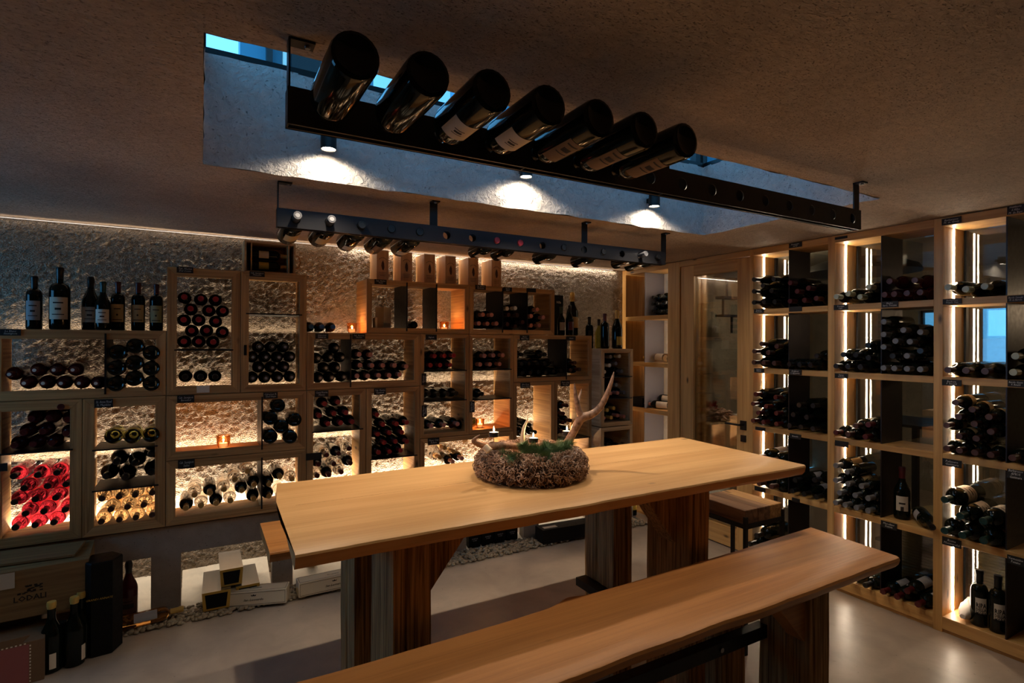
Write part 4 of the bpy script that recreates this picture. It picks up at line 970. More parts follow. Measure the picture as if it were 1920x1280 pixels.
# nearest bay
cell_side([B('cap_pale', 'burgundy')], [(1352, 597), (1480, 592), (1622, 582)], 'bottle with pale green cap', 'top shelf, nearest bay', 'pale green caps on the top shelf of the nearest bay', sh=4, lim=cL, **z5)
cell_side([B('cap_brown', 'burgundy')], [(1368, 1157), (1510, 1167), (1640, 1167)], 'brown-capped bottle', 'second shelf, nearest bay', 'brown caps on the second shelf of the nearest bay', sh=3, lim=cL, **z5)
cell_side([B('cap_pale', 'burgundy')], [(1812, 1182), (1865, 1100)], 'pale-capped bottle', 'second shelf, cut by the frame', 'pale caps behind the divider of the nearest bay', sh=3, lim=cR, **z5)
cell_side([B('cap_brown', label='paper_tan', lab=(.75, .3), frac=.45)], [(100, 452), (225, 475), (320, 490), (420, 503), (165, 380), (322, 428), (440, 395), (175, 300), (262, 333), (370, 300), (97, 290), (195, 245), (305, 212)], 'brown-capped bottle with light collar', 'third shelf, nearest bay', 'brown caps piled on the third shelf of the nearest bay', sh=2, lim=cL, **zc_)
cell_side([B('cap_brown')], [(560, 525)], 'brown-capped bottle', 'third shelf of nearest bay, right of divider', 'bottle right of the divider', sh=2, lim=cR, **zc_)
cell_side([B('cap_green', 'magnum', label='paper', lab=(.45, .5), frac=.4, stripe=STR)], [(95, 992), (215, 1025), (345, 1062), (150, 935), (400, 975), (85, 845)], 'large bottle with white label', 'fourth shelf, nearest bay', 'large white-labelled bottles in the nearest bay', sh=1, lim=cL, **zc_)
# standing and other bottles on the right-hand shelves
def stand_at(pr, p, label, group=None, roll=0, s=1.0):
    r = place(pr, Vector(p), STAND, label, group or label, roll=roll); r.scale = (s, s, s); return r
def standX(pr, px, py, x, label, roll=0, s=1.0, z=None, group=None):
    w = atX(x, px, py); return stand_at(pr, (x, w.y, w.z if z is None else z), label, group, roll, s)
def standY(pr, px, py, y, label, roll=0, s=1.0, z=None, group=None):
    w = atY(y, px, py); return stand_at(pr, (w.x, y, w.z if z is None else z), label, group, roll, s)
ang_r = -math.atan2(1.5, 3.6)
standX(proto('burgundy', DK, 'cap_wine', label='paper', frac=.24, stripe=((.45, .12, .5), (.0, .3, .25))), 1400+1065/3.657, 980, 3.69, 'standing red-capped bottle with white label on the middle bay shelf', z=SHZ[1][1], roll=-PI/2+.45, s=1.05)
place(proto('burgundy', DK, 'cap_black', label='paper_grey', frac=.24), Vector((3.75, 1.66, SHZ[1][1]+.045)), Matrix.Rotation(math.radians(35), 3, 'Z') @ NECK_LEFT, 'bottle lying beside the standing red-capped bottle', 'bottle beside the standing one', roll=3)
ripa = []
for i, (px, py, lb) in enumerate(((1836, 1176, 'left of the two standing bottles with big scribbled lettering'), (1871, 1186, 'right of the two standing bottles with big scribbled lettering'))):
    pr = proto('stout', DK, 'cap_black', label='paper', frac=.2, lab=(.36, .52), caplen=.06, medal='cap_black')
    w = atX(3.66, px, py)
    r = place(pr, Vector((3.66, w.y, SHZ[0][1])), STAND, lb, 'scribble-labelled bottles on the lowest shelf', roll=-PI/2+.55); r.scale = (1.08, 1.08, 1.04); r.name = 'wine_bottle'
    ripa.append(r)
R_ = .0360; lb0 = [c for c in kids(ripa[0]) if c.name.startswith('label')][0]
mb = MB()
for line, zz_, sz in (('RIPA', .112, .036), ('DELLA', .090, .024), ('MORA', .070, .028)):
    vs, fs = text_mesh(line, sz*.9, .040, bold=True)
    n0 = len(mb.v)
    for v in vs:
        a = -PI/2+v[0]/R_; mb.v.append(((R_+.0014+v[2])*math.cos(a), (R_+.0014+v[2])*math.sin(a), zz_+v[1]))
    mb.f += [tuple(i+n0 for i in f) for f in fs]
lt = mb.build('label_lettering', 'black_card', lb0)
lb1 = [c for c in bpy.data.objects if c.parent == ripa[1] and c.name.startswith('label')][0]
l2 = lt.copy(); COL.objects.link(l2); l2.parent = lb1
w = atX(3.60, 1785, 1150)
crumple('wrapped_bottle', .044, .25, 'tissue', (3.83, w.y-.02, SHZ[0][1]+.043), Matrix.Rotation(math.radians(8), 3, 'Z') @ NECK_LEFT, 'bottle in white tissue paper lying left of the scribble-labelled bottles', 'wrapped bottle', 9)
# wicker hamper beyond the glass
w0, w1 = atX(3.98, 1690, 1050).y, .95
t = thing('wicker_basket', (3.98, (w0+w1)/2, 0), 'long pale wicker basket behind the lowest shelves', 'basket')
mb = MB(); hw = (w0-w1)/2
for k in range(22):
    z = .10+k*.0185; pts = [(.0+.006*math.sin(i*PI+k*PI), -hw+2*hw*i/40, z) for i in range(41)]
    mb.tube(pts, .0085, 5)
mb.build('woven_side', 'wicker', t); MB().box(.012, -hw, .08, .36, hw, .50).build('basket_body', 'wicker', t)
mb = MB()
for i in range(21): mb.tube([(.004, -hw+2*hw*(i+.5)/21, .08), (.004, -hw+2*hw*(i+.5)/21, .52)], .006, 5)
mb.build('upright_stake', 'wicker', t)
MB().tube([(0, -.02, .44), (-.02, -.02, .50), (-.02, .03, .53), (-.012, .05, .46), (-.01, .04, .38)], .012, 8).build('handle', 'wicker', t)
for c_ in t.children: c_.location.z = -.0
t2 = MB().box(-.2, 1.0, 0, .2, 1.9, .08).build('low_plinth', 'hall_wall', loc=(4.15, -.02, 0)); struct(t2); t2.name = 'trim_low_step'
# corner shelving contents
zq = dict(ox=1100, oy=480, k=3.556)
for pts, sh, lk, cap, cl in (([(440, 368), (490, 368), (535, 365), (420, 320), (470, 315), (520, 310), (440, 275), (490, 268)], 4, 'dark bottle with glinting neck', 'cap_black', 'top shelf of corner shelving'),):
    P_ = [atX(XR+.06, zq['ox']+x/zq['k'], zq['oy']+y/zq['k']) for x, y in pts]; L_ = rowlabels([(-w.y, w.z) for w in P_], lk, cl, .03)
    for i, w in enumerate(P_):
        z = max(w.z, SHZ[sh][1]+.039)
        place(proto('bordeaux', DK, cap), Vector((XR+.06+.235, min(3.80, max(3.59, w.y)), z)), Matrix.Rotation(.0, 3, 'Z') @ NECK_LEFT @ Matrix.Diagonal((1, 1, 1)), L_[i], 'dark bottles on the top corner shelf').scale = (1, 1, .78)
p = atX(XR+.05, 1222, 670)
place(proto('burgundy', 'glass_gold', 'cap_foil_gold', label='paper', frac=.45), Vector((XR+.13, p.y-.14, SHZ[3][1]+.042)), Matrix.Rotation(math.radians(-84), 3, 'Z') @ NECK_LEFT, 'single gold-necked bottle lying on the corner shelf', 'single bottle on the corner shelf', roll=1)
for i, (dy, dz) in enumerate(((0, 0), (-.07, 0), (-.03, .05))):
    place(proto('bordeaux', DK, 'cap_pink', label='paper', frac=.3), Vector((XR+.15+i*.02, 3.60+dy*0, SHZ[2][1]+.038+dz)), Matrix.Rotation(math.radians(-70-i*9), 3, 'Z') @ NECK_LEFT, ['lower pink-capped bottle', 'middle pink-capped bottle', 'uppermost pink-capped bottle'][i]+' on the corner shelf beside a black box', 'pink-capped bottles on the corner shelf') if i != 1 else None
p = atX(XR+.03, 1205, 762)
o = MB().box(0, -.09, 0, .16, .09, .085).build('gift_box', 'black_card', loc=(XR+.03, 3.985, SHZ[2][1]), bev=.001); tag(o, 'black gift box at the left of the corner shelf', 'box')

# ================================================================== hanging bottle rails
def rail(label, x0, x1, y, z0, z1, depth, brackets, x_first, step, nh, name='bottle_rail'):
    t = thing(name, (x0, y, z0), label, 'bottle rail'); L_ = x1-x0; h = z1-z0
    hr = .021; mb = MB(); zc0 = h/2+.0
    cols = [0]; segs = []
    xs = [x_first-x0+step*i for i in range(nh)]
    # front plate with round holes
    def plate(yq, nm, mat):
        mb = MB(); edges = [0]+[(xs[i]+xs[i+1])/2 for i in range(nh-1)]+[L_]
        for i, xc in enumerate(xs):
            a, b_ = edges[i], edges[i+1]; m_ = 20; ring = []; outer = []
            for j in range(m_):
                th = 2*PI*j/m_; c_, s_ = math.cos(th), math.sin(th); ring.append((xc+hr*c_, zc0+hr*s_))
                kx = ((b_-xc) if c_ > 0 else (xc-a))/max(abs(c_), 1e-6); kz = ((h-zc0) if s_ > 0 else zc0)/max(abs(s_), 1e-6); k_ = min(kx, kz)
                outer.append((xc+k_*c_, zc0+k_*s_))
            cor = [(b_, h), (a, h), (a, 0), (b_, 0)]
            for yy in (yq, yq+.004):
                n = len(mb.v); mb.v += [(p[0], yy, p[1]) for p in ring]+[(p[0], yy, p[1]) for p in outer]+[(p[0], yy, p[1]) for p in cor]
                for j in range(m_):
                    jj = (j+1) % m_
                    p, q = outer[j], outer[jj]
                    same = abs(p[0]-q[0]) < 1e-6 or abs(p[1]-q[1]) < 1e-6
                    f = [n+j, n+m_+j, n+m_+jj, n+jj]
                    if not same:
                        ci = min(range(4), key=lambda c: (cor[c][0]-(p[0]+q[0])/2)**2*0+(0 if (abs(cor[c][0]-p[0]) < 1e-6 or abs(cor[c][0]-q[0]) < 1e-6) and (abs(cor[c][1]-p[1]) < 1e-6 or abs(cor[c][1]-q[1]) < 1e-6) else 1))
                        f = [n+j, n+m_+j, n+2*m_+ci, n+m_+jj, n+jj]
                    mb.f.append(tuple(f))
            n = len(mb.v); mb.v += [(p[0], yq, p[1]) for p in ring]+[(p[0], yq+.004, p[1]) for p in ring]
            mb.f += [(n+j, n+(j+1) % m_, n+m_+(j+1) % m_, n+m_+j) for j in range(m_)]
        mb.build(nm, mat, t)
    plate(0, 'front_plate', 'satin_steel' if y > 2 else 'rail_steel'); plate(depth-.004, 'rear_plate', 'black_steel')
    mb = MB(); mb.box(0, .004, 0, .004, depth-.004, h); mb.box(L_-.004, .004, 0, L_, depth-.004, h); mb.box(0, .0045, 0, L_, .012, .003); mb.box(0, depth-.012, 0, L_, depth-.0045, .003)
    for f in (.27, .5, .77): mb.box(L_*f, .012, 0, L_*f+.004, depth-.012, .003)
    mb.build('channel_flange', 'black_steel', t)
    for bx, side in brackets:
        mb = MB(); mb.box(bx-x0-.004 if side else bx-x0-.02, .006, h*.3, bx-x0+.0 if side else bx-x0+.02, depth-.006 if side else .011, H-z0-.0)
        w_ = .05
        if side: mb.box(bx-x0, .004, H-z0-.006, bx-x0+.055, depth-.004, H-z0)
        else: mb.box(bx-x0-.02, -.03, H-z0-.006, bx-x0+.02, .012, H-z0)
        br = mb.build('hanger_bracket', 'black_steel', t)
        MB().lathe([(0, -.006), (.006, -.006), (.007, 0), (0, 0)], 10).build('screw', 'screw', br, loc=(bx-x0+(.04 if side else 0), depth/2 if side else -.018, H-z0-.006))
    return t
rail('long black hanging rail holding seven magnums, nearest to the camera', .172, 2.535, 1.352, 2.103, 2.188, .045, [(.178, True), (1.36, False), (2.51, False)], .257, .1475, 16)
rail('long black hanging rail over the far side of the table, bottle necks towards the room', .289, 2.61, 2.60, 2.104, 2.186, .045, [(.296, True), (1.02, False), (1.965, False), (2.60, False)], .366, .1447, 16)
ZR = 2.1455
for i in range(7):
    lab = {2: 'paper', 3: 'paper', 4: 'paper_ornate', 5: 'paper_ornate', 6: 'paper_ornate'}.get(i)
    kw = dict(label=lab, lab=(.42, .46) if lab == 'paper' else (.28, .66), frac=.22 if lab == 'paper' else .15, stripe=((.40, .04, .4), (.5, .10, .3), (.66, .03, .4)) if lab == 'paper' else ((.12, .05, .7), (.3, .16, .5), (.55, .04, .7))) if lab else {}
    lb = ['leftmost magnum on the near rail, unlabelled base towards the camera', 'second magnum on the near rail, amber glint in its shoulder', 'third magnum on the near rail, with a plain cream label', 'fourth magnum on the near rail, cream label with boxed text',
          'fifth magnum on the near rail, narrow ornate label', 'sixth magnum on the near rail, ornate label, between two others', 'last magnum on the near rail, beside the empty holes'][i]
    g_ = 'glass_amber' if False else DK
    r = place(proto('magnum', g_, 'cap_black', **kw), Vector((.257+.1475*i, 1.402-.350+.012, ZR+.004)), BASE_OUT, lb, 'magnums on the near rail', roll=math.radians(205 if i < 2 else 200))
for i in (0, 1, 2, 3, 4, 7, 8, 10, 12, 14, 15):
    cap = 'cap_steel' if i in (0, 1, 14) else 'cap_red' if i in (7, 8) else 'cap_black'
    medal = 'cap_silver' if i in (0, 1) else None
    kd = 'magnum' if i in (0, 1, 2, 3, 4) else 'burgundy' if i in (7, 8, 10, 12) else 'bordeaux'
    Ht = SHAPES[kd][1]; out = .055 if i in (0, 1, 14) else .02 if i in (2, 15) else .004
    zt = {'magnum': -.012, 'burgundy': -.004, 'bordeaux': 0}[kd]
    lb = {0: 'far-rail bottle at the left end, silver top sticking out', 1: 'second far-rail bottle, silver top sticking out', 2: 'third far-rail bottle, pale band round its body', 3: 'fourth far-rail bottle, dark with brown label', 4: 'fifth far-rail bottle, broad white band',
          7: 'far-rail bottle behind the left red cap', 8: 'far-rail bottle behind the right red cap', 10: 'far-rail bottle between red caps and the right hanger', 12: 'far-rail bottle just left of the right-hand hangers', 14: 'far-rail bottle with silver top near the right end', 15: 'last far-rail bottle at the right end'}[i]
    lab = {0: 'paper_tan', 1: 'paper_tan', 2: 'paper', 3: 'cap_brown', 4: 'paper'}.get(i, 'paper')
    rot = RX(math.radians(90-5))
    d = rot @ Vector((0, 0, 1))
    loc = Vector((.366+.1447*i, 2.60-out, ZR)) - d*Ht
    # neck passes through the middle of the hole
    t_ = (2.60-loc.y)/d.y; zmid = loc.z+d.z*t_; loc.z += ZR-zmid
    place(proto(kd, DK, cap, label=lab, lab=(.15, .35) if i in (2, 4) else (.3, .5), frac=.24, medal=medal), loc, rot, lb, 'bottles in the far rail', roll=math.radians(10))

# ================================================================== things on top of the wine boxes
tops = GZ[3]
def wpx(px): return
bl = [(64, 'bordeaux', 'cap_black', 'paper_grey', .98, DK, 'dark bottle standing at far left on the wide box'), (112, 'magnum', 'cap_black', 'paper', 1.0, DK, 'tall magnum standing second from left on the wide box'),
      (170, 'champagne', 'cap_black', 'paper', .99, DK, 'sloping-shouldered bottle with neck band, partly behind a green-topped one'), (193, 'burgundy', 'cap_green', 'white_card', .93, DK, 'green-topped bottle with white label standing on the wide box'),
      (221, 'bordeaux', 'cap_wine', 'paper_tan', .95, DK, 'leftmost of three red-topped bottles with tan labels'), (259, 'bordeaux', 'cap_wine', 'paper_tan', .95, DK, 'middle of three red-topped bottles with tan labels'), (293, 'bordeaux', 'cap_wine', 'paper_tan', .94, DK, 'rightmost of three red-topped bottles, beside the tall box')]
for k_, (px, kd, cap, lab, s_, gl, lb) in enumerate(bl):
    y = 3.95 if k_ not in (2,) else 4.0
    if k_ == 3: y = 3.89
    w = atY(y, px, 600)
    st = ((.72, .05, .5), (.35, .1, .12), (.1, .04, .7)) if lab == 'paper_tan' else STR
    r = stand_at(proto(kd, gl, cap, label=lab, frac=.30, lab=(.22, .62), stripe=st), (w.x, y, tops), lb, 'bottles standing on the wide far-left box', roll=.0, s=s_)
# small open crate with two magnums
cx0, cx1 = fx(457, 3.86), fx(553, 3.86); zc0 = GZ[4]; zc1 = fz(500, 452, 3.86)
t = thing('wooden_crate', ((cx0+cx1)/2, 3.86, zc0), 'small open wooden crate with two bottles and a rope handle', 'crate')
w_, h_ = (cx1-cx0)/2, zc1-zc0-.004
MB().box(-w_, 0, 0, w_, .24, .012).build('bottom_board', 'crate_wood', t); MB().box(-w_, 0, h_-.012, w_, .24, h_).build('top_board', 'crate_wood', t)
MB().box(-w_, .0, .012, -w_+.012, .24, h_-.012).build('side_board', 'crate_wood', t); MB().box(w_-.012, 0, .012, w_, .24, h_-.012).build('side_board', 'crate_wood', t)
MB().box(-w_+.012, .228, .012, w_-.012, .24, h_-.012).build('back_board', 'crate_wood', t)
MB().box(w_-.045, .003, .012, w_-.037, .22, h_-.012).build('neck_rest', 'crate_wood', t); MB().box(-w_+.038, .01, .012, -w_+.044, .22, h_-.012).build('base_rest', 'crate_wood', t)
MB().tube([(w_, .1, h_*.72), (w_+.035, .1, h_*.66), (w_+.045, .1, h_*.48), (w_+.035, .1, h_*.3), (w_, .1, h_*.24)], .004, 6).build('rope_handle', 'rope', t)
for i, (z, lab) in enumerate(((zc0+.055, 'paper_gold'), (zc0+.052+.078, 'paper'))):
    place(proto('bordeaux', DK, 'cap_gold', label=lab, frac=.25, lab=(.3, .45)), Vector(((cx0+cx1)/2-w_+.035, 3.93, z if i == 0 else z-.003)), Matrix.Rotation(PI/2, 3, 'Y'), ['lower bottle with yellow label lying in the small crate', 'upper bottle with cream label lying in the small crate'][i], 'bottles in the small crate', roll=0).scale = (.88, .88, .78)
# three blue-capped bottles
for i, px in enumerate((583, 603, 624)):
    w = atY(3.84, px, 612)
    place(proto('bordeaux', DK, 'cap_blue', caplen=.05), Vector((w.x, 3.82+.30, GZ[3]+.0385)), NECK_OUT, ['left', 'middle', 'right'][i]+' of three blue-capped bottles lying beside the candle glass', 'blue-capped bottles').scale = (.92, .92, 1)
# votive candles
def votive(loc, label, s=1.0, power=.9, mat='votive_glass'):
    t = thing('candle_glass', loc, label, 'candle')
    shade_auto(MB().lathe([(.0, .002), (.026, .002), (.034, .02), (.038, .07), (.041, .072), (.0395, .074), (.036, .07), (.032, .022), (.024, .006), (0, .006)], 24).build('glass_cup', mat, t))
    MB().lathe([(0, .007), (.022, .007), (.022, .03), (0, .03)], 18).build('wax', 'wax_glow', t)
    MB().lathe([(0, .033), (.0035, .038), (.0025, .045), (0, .053)], 8).build('flame', 'flame', t, smooth=True)
    t.scale = (s, s, s)
    light('candle_light', 'POINT', (loc[0], loc[1], loc[2]+.06*s), power, (1, .48, .18), shadow_soft_size=.008)
    return t
def vy(px, py, y): return atY(y, px, py)
votive((vy(419, 820, 3.93).x, 3.93, F1-.001), 'lit red candle glass alone in the wide box', 1.1, .8)
votive((vy(660, 612, 3.92).x, 3.92, GZ[3]), 'lit candle glass on top of the box beside the blue caps', .95, .9)
votive((vy(833, 603, 3.95).x, 3.95, F3-.003), 'lit candle glass in the right compartment of the top box', .95, 1.1)
votive((vy(900, 785, 3.92).x, 3.92, F1-.001), 'lit candle glass on the floor of the narrow box beside an askew bottle', .95, 1.2)
# six wooden gift boxes
yg = 3.93
for i, (px0, px1, py) in enumerate(((706, 729, 467), (746, 773, 471), (792, 816, 474), (834, 855, 479), (879, 897, 484), (921, 940, 488))):
    a, b_ = atY(yg, px0, py), atY(yg, px1, py); wd_ = .088; zt = a.z
    t = thing('wooden_gift_box', (b_.x-wd_/2, yg, GZ[4]), ['leftmost', 'second', 'third', 'fourth', 'fifth', 'rightmost'][i]+' of six upright wooden gift boxes on the top wine boxes', 'gift box', group='six wooden gift boxes')
    hh = atY(yg, 720, 469).z-GZ[4]
    MB().box(-wd_/2, 0, 0, wd_/2, .185, hh).build('box_body', 'giftbox_wood', t, bev=.001)
    mb = MB()
    for j in range(9):
        a_ = PI*.15+PI*.7*j/8; mb.box(.028*math.cos(a_)-.002, -.0006, hh*.66+.022*math.sin(a_)-.002, .028*math.cos(a_)+.002, -.0001, hh*.66+.022*math.sin(a_)+.003)
    mb.prism([(-.004, hh*.38), (.006, hh*.36), (.012, hh*.45), (.010, hh*.58), (.002, hh*.68), (-.008, hh*.6), (-.011, hh*.5)], -.0006, -.0001, 'y')
    for j in range(3): mb.box(-.028+.004*j, -.0006, hh*(.28-.05*j), .028-.004*j, -.0001, hh*(.28-.05*j)+.0022)
    mb.build('burnt_emblem', 'cap_brown', t)
# top box: white card box and small carton
wq = atY(3.86, 724, 600); wq2 = atY(3.86, 742, 600)
o = MB().box(0, 0, 0, .075, .085, .165).build('card_box', 'white_card', loc=(wq.x, 3.92, F3-.002), bev=.001); tag(o, 'upright white card box in the left compartment of the top box', 'box')
o.rotation_euler = (0, 0, .5)
o = MB().box(0, 0, 0, .016, .06, .085).build('card_box', 'white_card', loc=(fx(702, 3.84)+.002, 3.84, F3-.002), bev=.001); tag(o, 'small slim white carton at the left edge of the top box', 'box')
place(proto('stout', DK, 'cap_black'), Vector((fx(776, 3.9), 3.90, F3+.036)), BASE_OUT, 'single dark bottle base between the two metal dividers of the top box', 'single bottle between dividers', roll=.4).scale = (.8, .8, .8)
# right top: black gift carton, standing bottles
g0, g1 = atY(3.96, 1038, 590), atY(3.96, 1056, 590)
t = thing('gift_carton', ((g0.x+g1.x)/2, 3.96, GZ[3]), 'black upright gift carton with white script beside the dark bottles', 'box')
hh = atY(3.96, 1045, 553).z-GZ[3]; MB().box(-(g1.x-g0.x)/2, 0, 0, (g1.x-g0.x)/2, .09, hh).build('carton_body', 'black_card', t, bev=.001)
vs, fs = text_mesh('Villa', .03, .05); MB().add((vs, fs), tmat('y', (0, -.0008, hh*.82))).build('script', 'chalk', t)
standY(proto('burgundy', DK, 'cap_green', label='paper_grey', frac=.3), 1052, 600, 3.87, 'small dark bottle in front of the black gift carton', z=GZ[3], s=.82)
standY(proto('burgundy', DK, 'cap_black', label='cap_wine', frac=.3), 1068, 600, 3.85, 'dark bottle in front of the tall wire-topped champagne', z=GZ[3], s=.86)
r = standY(proto('magchamp', DK, 'cap_foil_gold', label='paper_tan', frac=.35, lab=(.3, .55), caplen=.1), 1073, 600, 3.99, 'tall champagne bottle with tied top on the wide box', z=GZ[3], s=1.0)
mb = MB(); Ht = .385
for k in range(10):
    a = k*.63; mb.tube([(.017*math.cos(a), .017*math.sin(a), Ht-.02), (.024*math.cos(a+.4), .024*math.sin(a+.4), Ht-.045-.003*k), (.034*math.cos(a+.7), .034*math.sin(a+.7), Ht-.06-.006*(k % 4))], .0018, 5)
mb.build('raffia_tie', 'rope', r)
zp = 1.548
standY(proto('bordeaux', DK, 'cap_black', label='cap_black', frac=.3), 1105, 640, 3.88, 'plain dark bottle standing at the left on the pale box', z=zp, s=.93)
standY(proto('burgundy', 'glass_olive', 'cap_black'), 1123, 640, 3.90, 'yellow-green bottle behind the tall red-topped one', z=zp, s=.88)
standY(proto('bordeaux', DK, 'cap_wine'), 1134, 640, 3.78, 'tall unlabelled bottle with red top on the pale box', z=zp, s=1.02)
standY(proto('champagne', DK, 'cap_foil_gold', label='paper_gold', frac=.25, lab=(.12, .5), caplen=.09), 1157, 640, 3.76, 'gold-necked champagne bottle with gold crest label on the pale box', z=zp, s=1.07)

# ================================================================== floor things at the left and in the niches
def crate(name, x0, y0, z0, w, d, h, mat, label, rz=0, cat='crate', text=None, tsize=.05, slats=True, tz=.5, mark=None, tx=0):
    t = thing(name, (x0+w/2, y0+d/2, z0), label, cat, rot=(0, 0, rz)); a, b_ = w/2, d/2; th = .012
    MB().box(-a, -b_, 0, a, -b_+th, h).build('front_board', mat, t, bev=.001); MB().box(-a, b_-th, 0, a, b_, h).build('rear_board', mat, t, bev=.001)
    MB().box(-a, -b_+th, 0, -a+th, b_-th, h).build('end_board', mat, t); MB().box(a-th, -b_+th, 0, a, b_-th, h).build('end_board', mat, t)
    MB().box(-a+th, -b_+th, 0, a-th, b_-th, th).build('bottom_board', mat, t)
    MB().box(-a+th, -b_+th, h-th, a-th, b_-th, h-.001).build('lid', mat, t)
    if text:
        vs, fs = text_mesh(text, tsize, w*.9, bold=True); MB().add((vs, fs), tmat('y', (tx, -b_-.0012, h*tz))).build('stencilled_name', 'ink', t)
    if mark:
        mb = MB(); r_ = random.Random(2)
        for k in range(26):
            u, v = tx+r_.uniform(-.045, .045), r_.uniform(-.018, .018); mb.box(u-.006, -b_-.0012, h*mark+v-.003, u+.006, -b_-.0004, h*mark+v+.003)
        mb.build('printed_emblem', 'ink', t)
    return t
# stack of wine crates and cartons at far left
o = MB().box(0, 0, 0, .40, .20, .255).build('carton', 'brown_card', loc=(-1.10, 3.62, 0), bev=.002); tag(o, 'plain brown carton at the bottom of the stack at far left', 'carton')
o = MB().box(0, 0, 0, .055, .03, .13).build('small_black_box', 'black_card', loc=(-.628, 3.455, .0), bev=.001); o.scale = (1, 1, 1.6); tag(o, 'slim black box between the plain carton and the three floor bottles', 'box')
o = MB().box(0, 0, 0, .10, .14, .20).build('card_box', 'giftbox_wood', loc=(-.648, 3.60, 0), bev=.001); tag(o, 'brown upright box behind the three floor bottles', 'box')
crate('wooden_crate', -1.16, 3.47, .257, .66, .33, .235, 'shaded_crate_wood', 'wooden wine crate stencilled LODALI at far left', rz=.06, text='LODALI', tsize=.036, tz=.40, mark=.58, tx=.105)
t = thing('paper_sheet', (-.80, 3.462, .415), 'small cream paper sheet on the front of the stencilled crate', 'paper'); MB().box(-.03, -.001, 0, .03, 0, .075).build('sheet', 'paper', t); t.rotation_euler = (0, 0, .06)
crate('wooden_crate', -1.05, 3.56, .496, .50, .22, .012, 'shaded_crate_wood', 'loose wooden crate lid lying on the stencilled crate', rz=-.05)
t = thing('carton', (-.775, 3.33, 0), 'open pinkish carton with white dotted edge in the lower left corner', 'carton', rot=(0, 0, .12))
MB().box(-.16, 0, 0, .14, .24, .195).build('carton_body', 'brown_card', t, bev=.002); MB().box(-.15, -.0012, .005, .085, -.0002, .185).build('pink_side', 'pink_card', t)
mb = MB()
for i in range(12): mb.box(.087, -.0022, .008+i*.015, .092, -.0004, .015+i*.015)
for i in range(15): mb.box(-.15+i*.0155, -.0022, .187, -.143+i*.0155, -.0004, .192)
mb.build('dotted_edge', 'white_card', t)
MB().prism([(-.15, .195), (.06, .195), (.09, .225), (-.13, .225)], 0, .004, 'y').build('flap', 'brown_card', t)
# hexagonal black gift tin
t = thing('gift_tin', (-.440, 3.53, 0), 'tall black six-sided gift box standing by the lit niche', 'gift box')
hh = .478
mb = MB(); R6 = .088
mb.lathe([(R6*.94, 0), (R6, .004), (R6, hh-.01), (R6*.96, hh-.002), (0, hh+.002)], 6); o = mb.build('tin_body', 'black_card', t); o.rotation_euler = (0, 0, .12)
vs, fs = text_mesh('GRANDI ANNATE', .014, .11); MB().add((vs, fs), tmat('y', (.0, -.0895, hh*.62))).build('gold_lettering', 'gold_card', t)
# champagne-shaped bottle in the first niche
p = atZ(.02, 241, 1152)
stand_at(proto('champagne', 'glass_blackred', 'cap_black', label='cap_brown', frac=.35, lab=(.15, .62), stripe=((.3, .3, .6), (.72, .06, .5))), (atY(3.80, 241, 1150).x, 3.80, .030), 'single bottle with dark red label standing before the first lit niche', roll=0, s=1.0)
# amber bottle in clear wrap lying on the pebbles
p = atZ(.04, 262, 1172)
place(proto('bordeaux', 'glass_amber', 'cap_foil_gold', label='paper_grey', frac=.22), Vector((atZ(.05, 222, 1180).x, 3.655, .060)), Matrix.Rotation(math.radians(6), 3, 'Z') @ Matrix.Rotation(PI/2, 3, 'Y'), 'amber bottle lying on the pebbles in front of the first niche', 'amber bottle', roll=math.radians(-35))
# three bottles standing on the floor at left
for px, py, lb, ro in ((96, 1256, 'left of three floor bottles, short orange top and white label', .3), (139, 1244, 'front middle of three floor bottles, white label on its side', 1.1), (152, 1232, 'rear of the three floor bottles, behind the middle one', 2.5)):
    w = atZ(0, px, py)
    stand_at(proto('burgundy', DK, 'cap_foil_gold', label='white_card', frac=.09, lab=(.08, .5), caplen=.028), (w.x, w.y, 0), lb, 'three bottles standing on the floor at far left', roll=ro, s=1.12)
# silver foil boxes and the two white wine boxes
def foilbox(x, y, z, w, h, d, rz, label):
    t = thing('foil_gift_box', (x, y, z), label, 'gift box', rot=(0, 0, rz)); s_ = .022
    MB().prism([(-w/2+s_*.3, 0), (w/2-s_*.3, 0), (w/2, h), (-w/2, h)], 0, d, 'y').build('silver_body', 'silver_foil', t)
    MB().prism([(-w/2+s_*.3, 0), (w/2-s_*.3, 0), (w/2, h), (-w/2, h)], -.002, 0, 'y').build('gold_rim', 'gold_card', t)
    MB().prism([(-w/2+s_*1.1, s_*.5), (w/2-s_*1.1, s_*.5), (w/2-s_*.7, h-s_*.6), (-w/2+s_*.7, h-s_*.6)], -.003, -.0015, 'y').build('dark_window', 'black_card', t)
    return t
xa = atY(3.73, 400, 1100).x
foilbox(xa+.015, 3.66, .028, .15, .105, .34, -.03, 'lower left silver foil gift box on the pebbles, dark open end')
foilbox(atY(3.70, 478, 1080).x-.04, 3.68, .028, .13, .10, .33, .0, 'lower right silver foil gift box, behind the white wine box')
foilbox(atY(3.72, 434, 1060).x, 3.70, .135, .125, .10, .32, .0, 'top silver foil gift box resting on the two others')
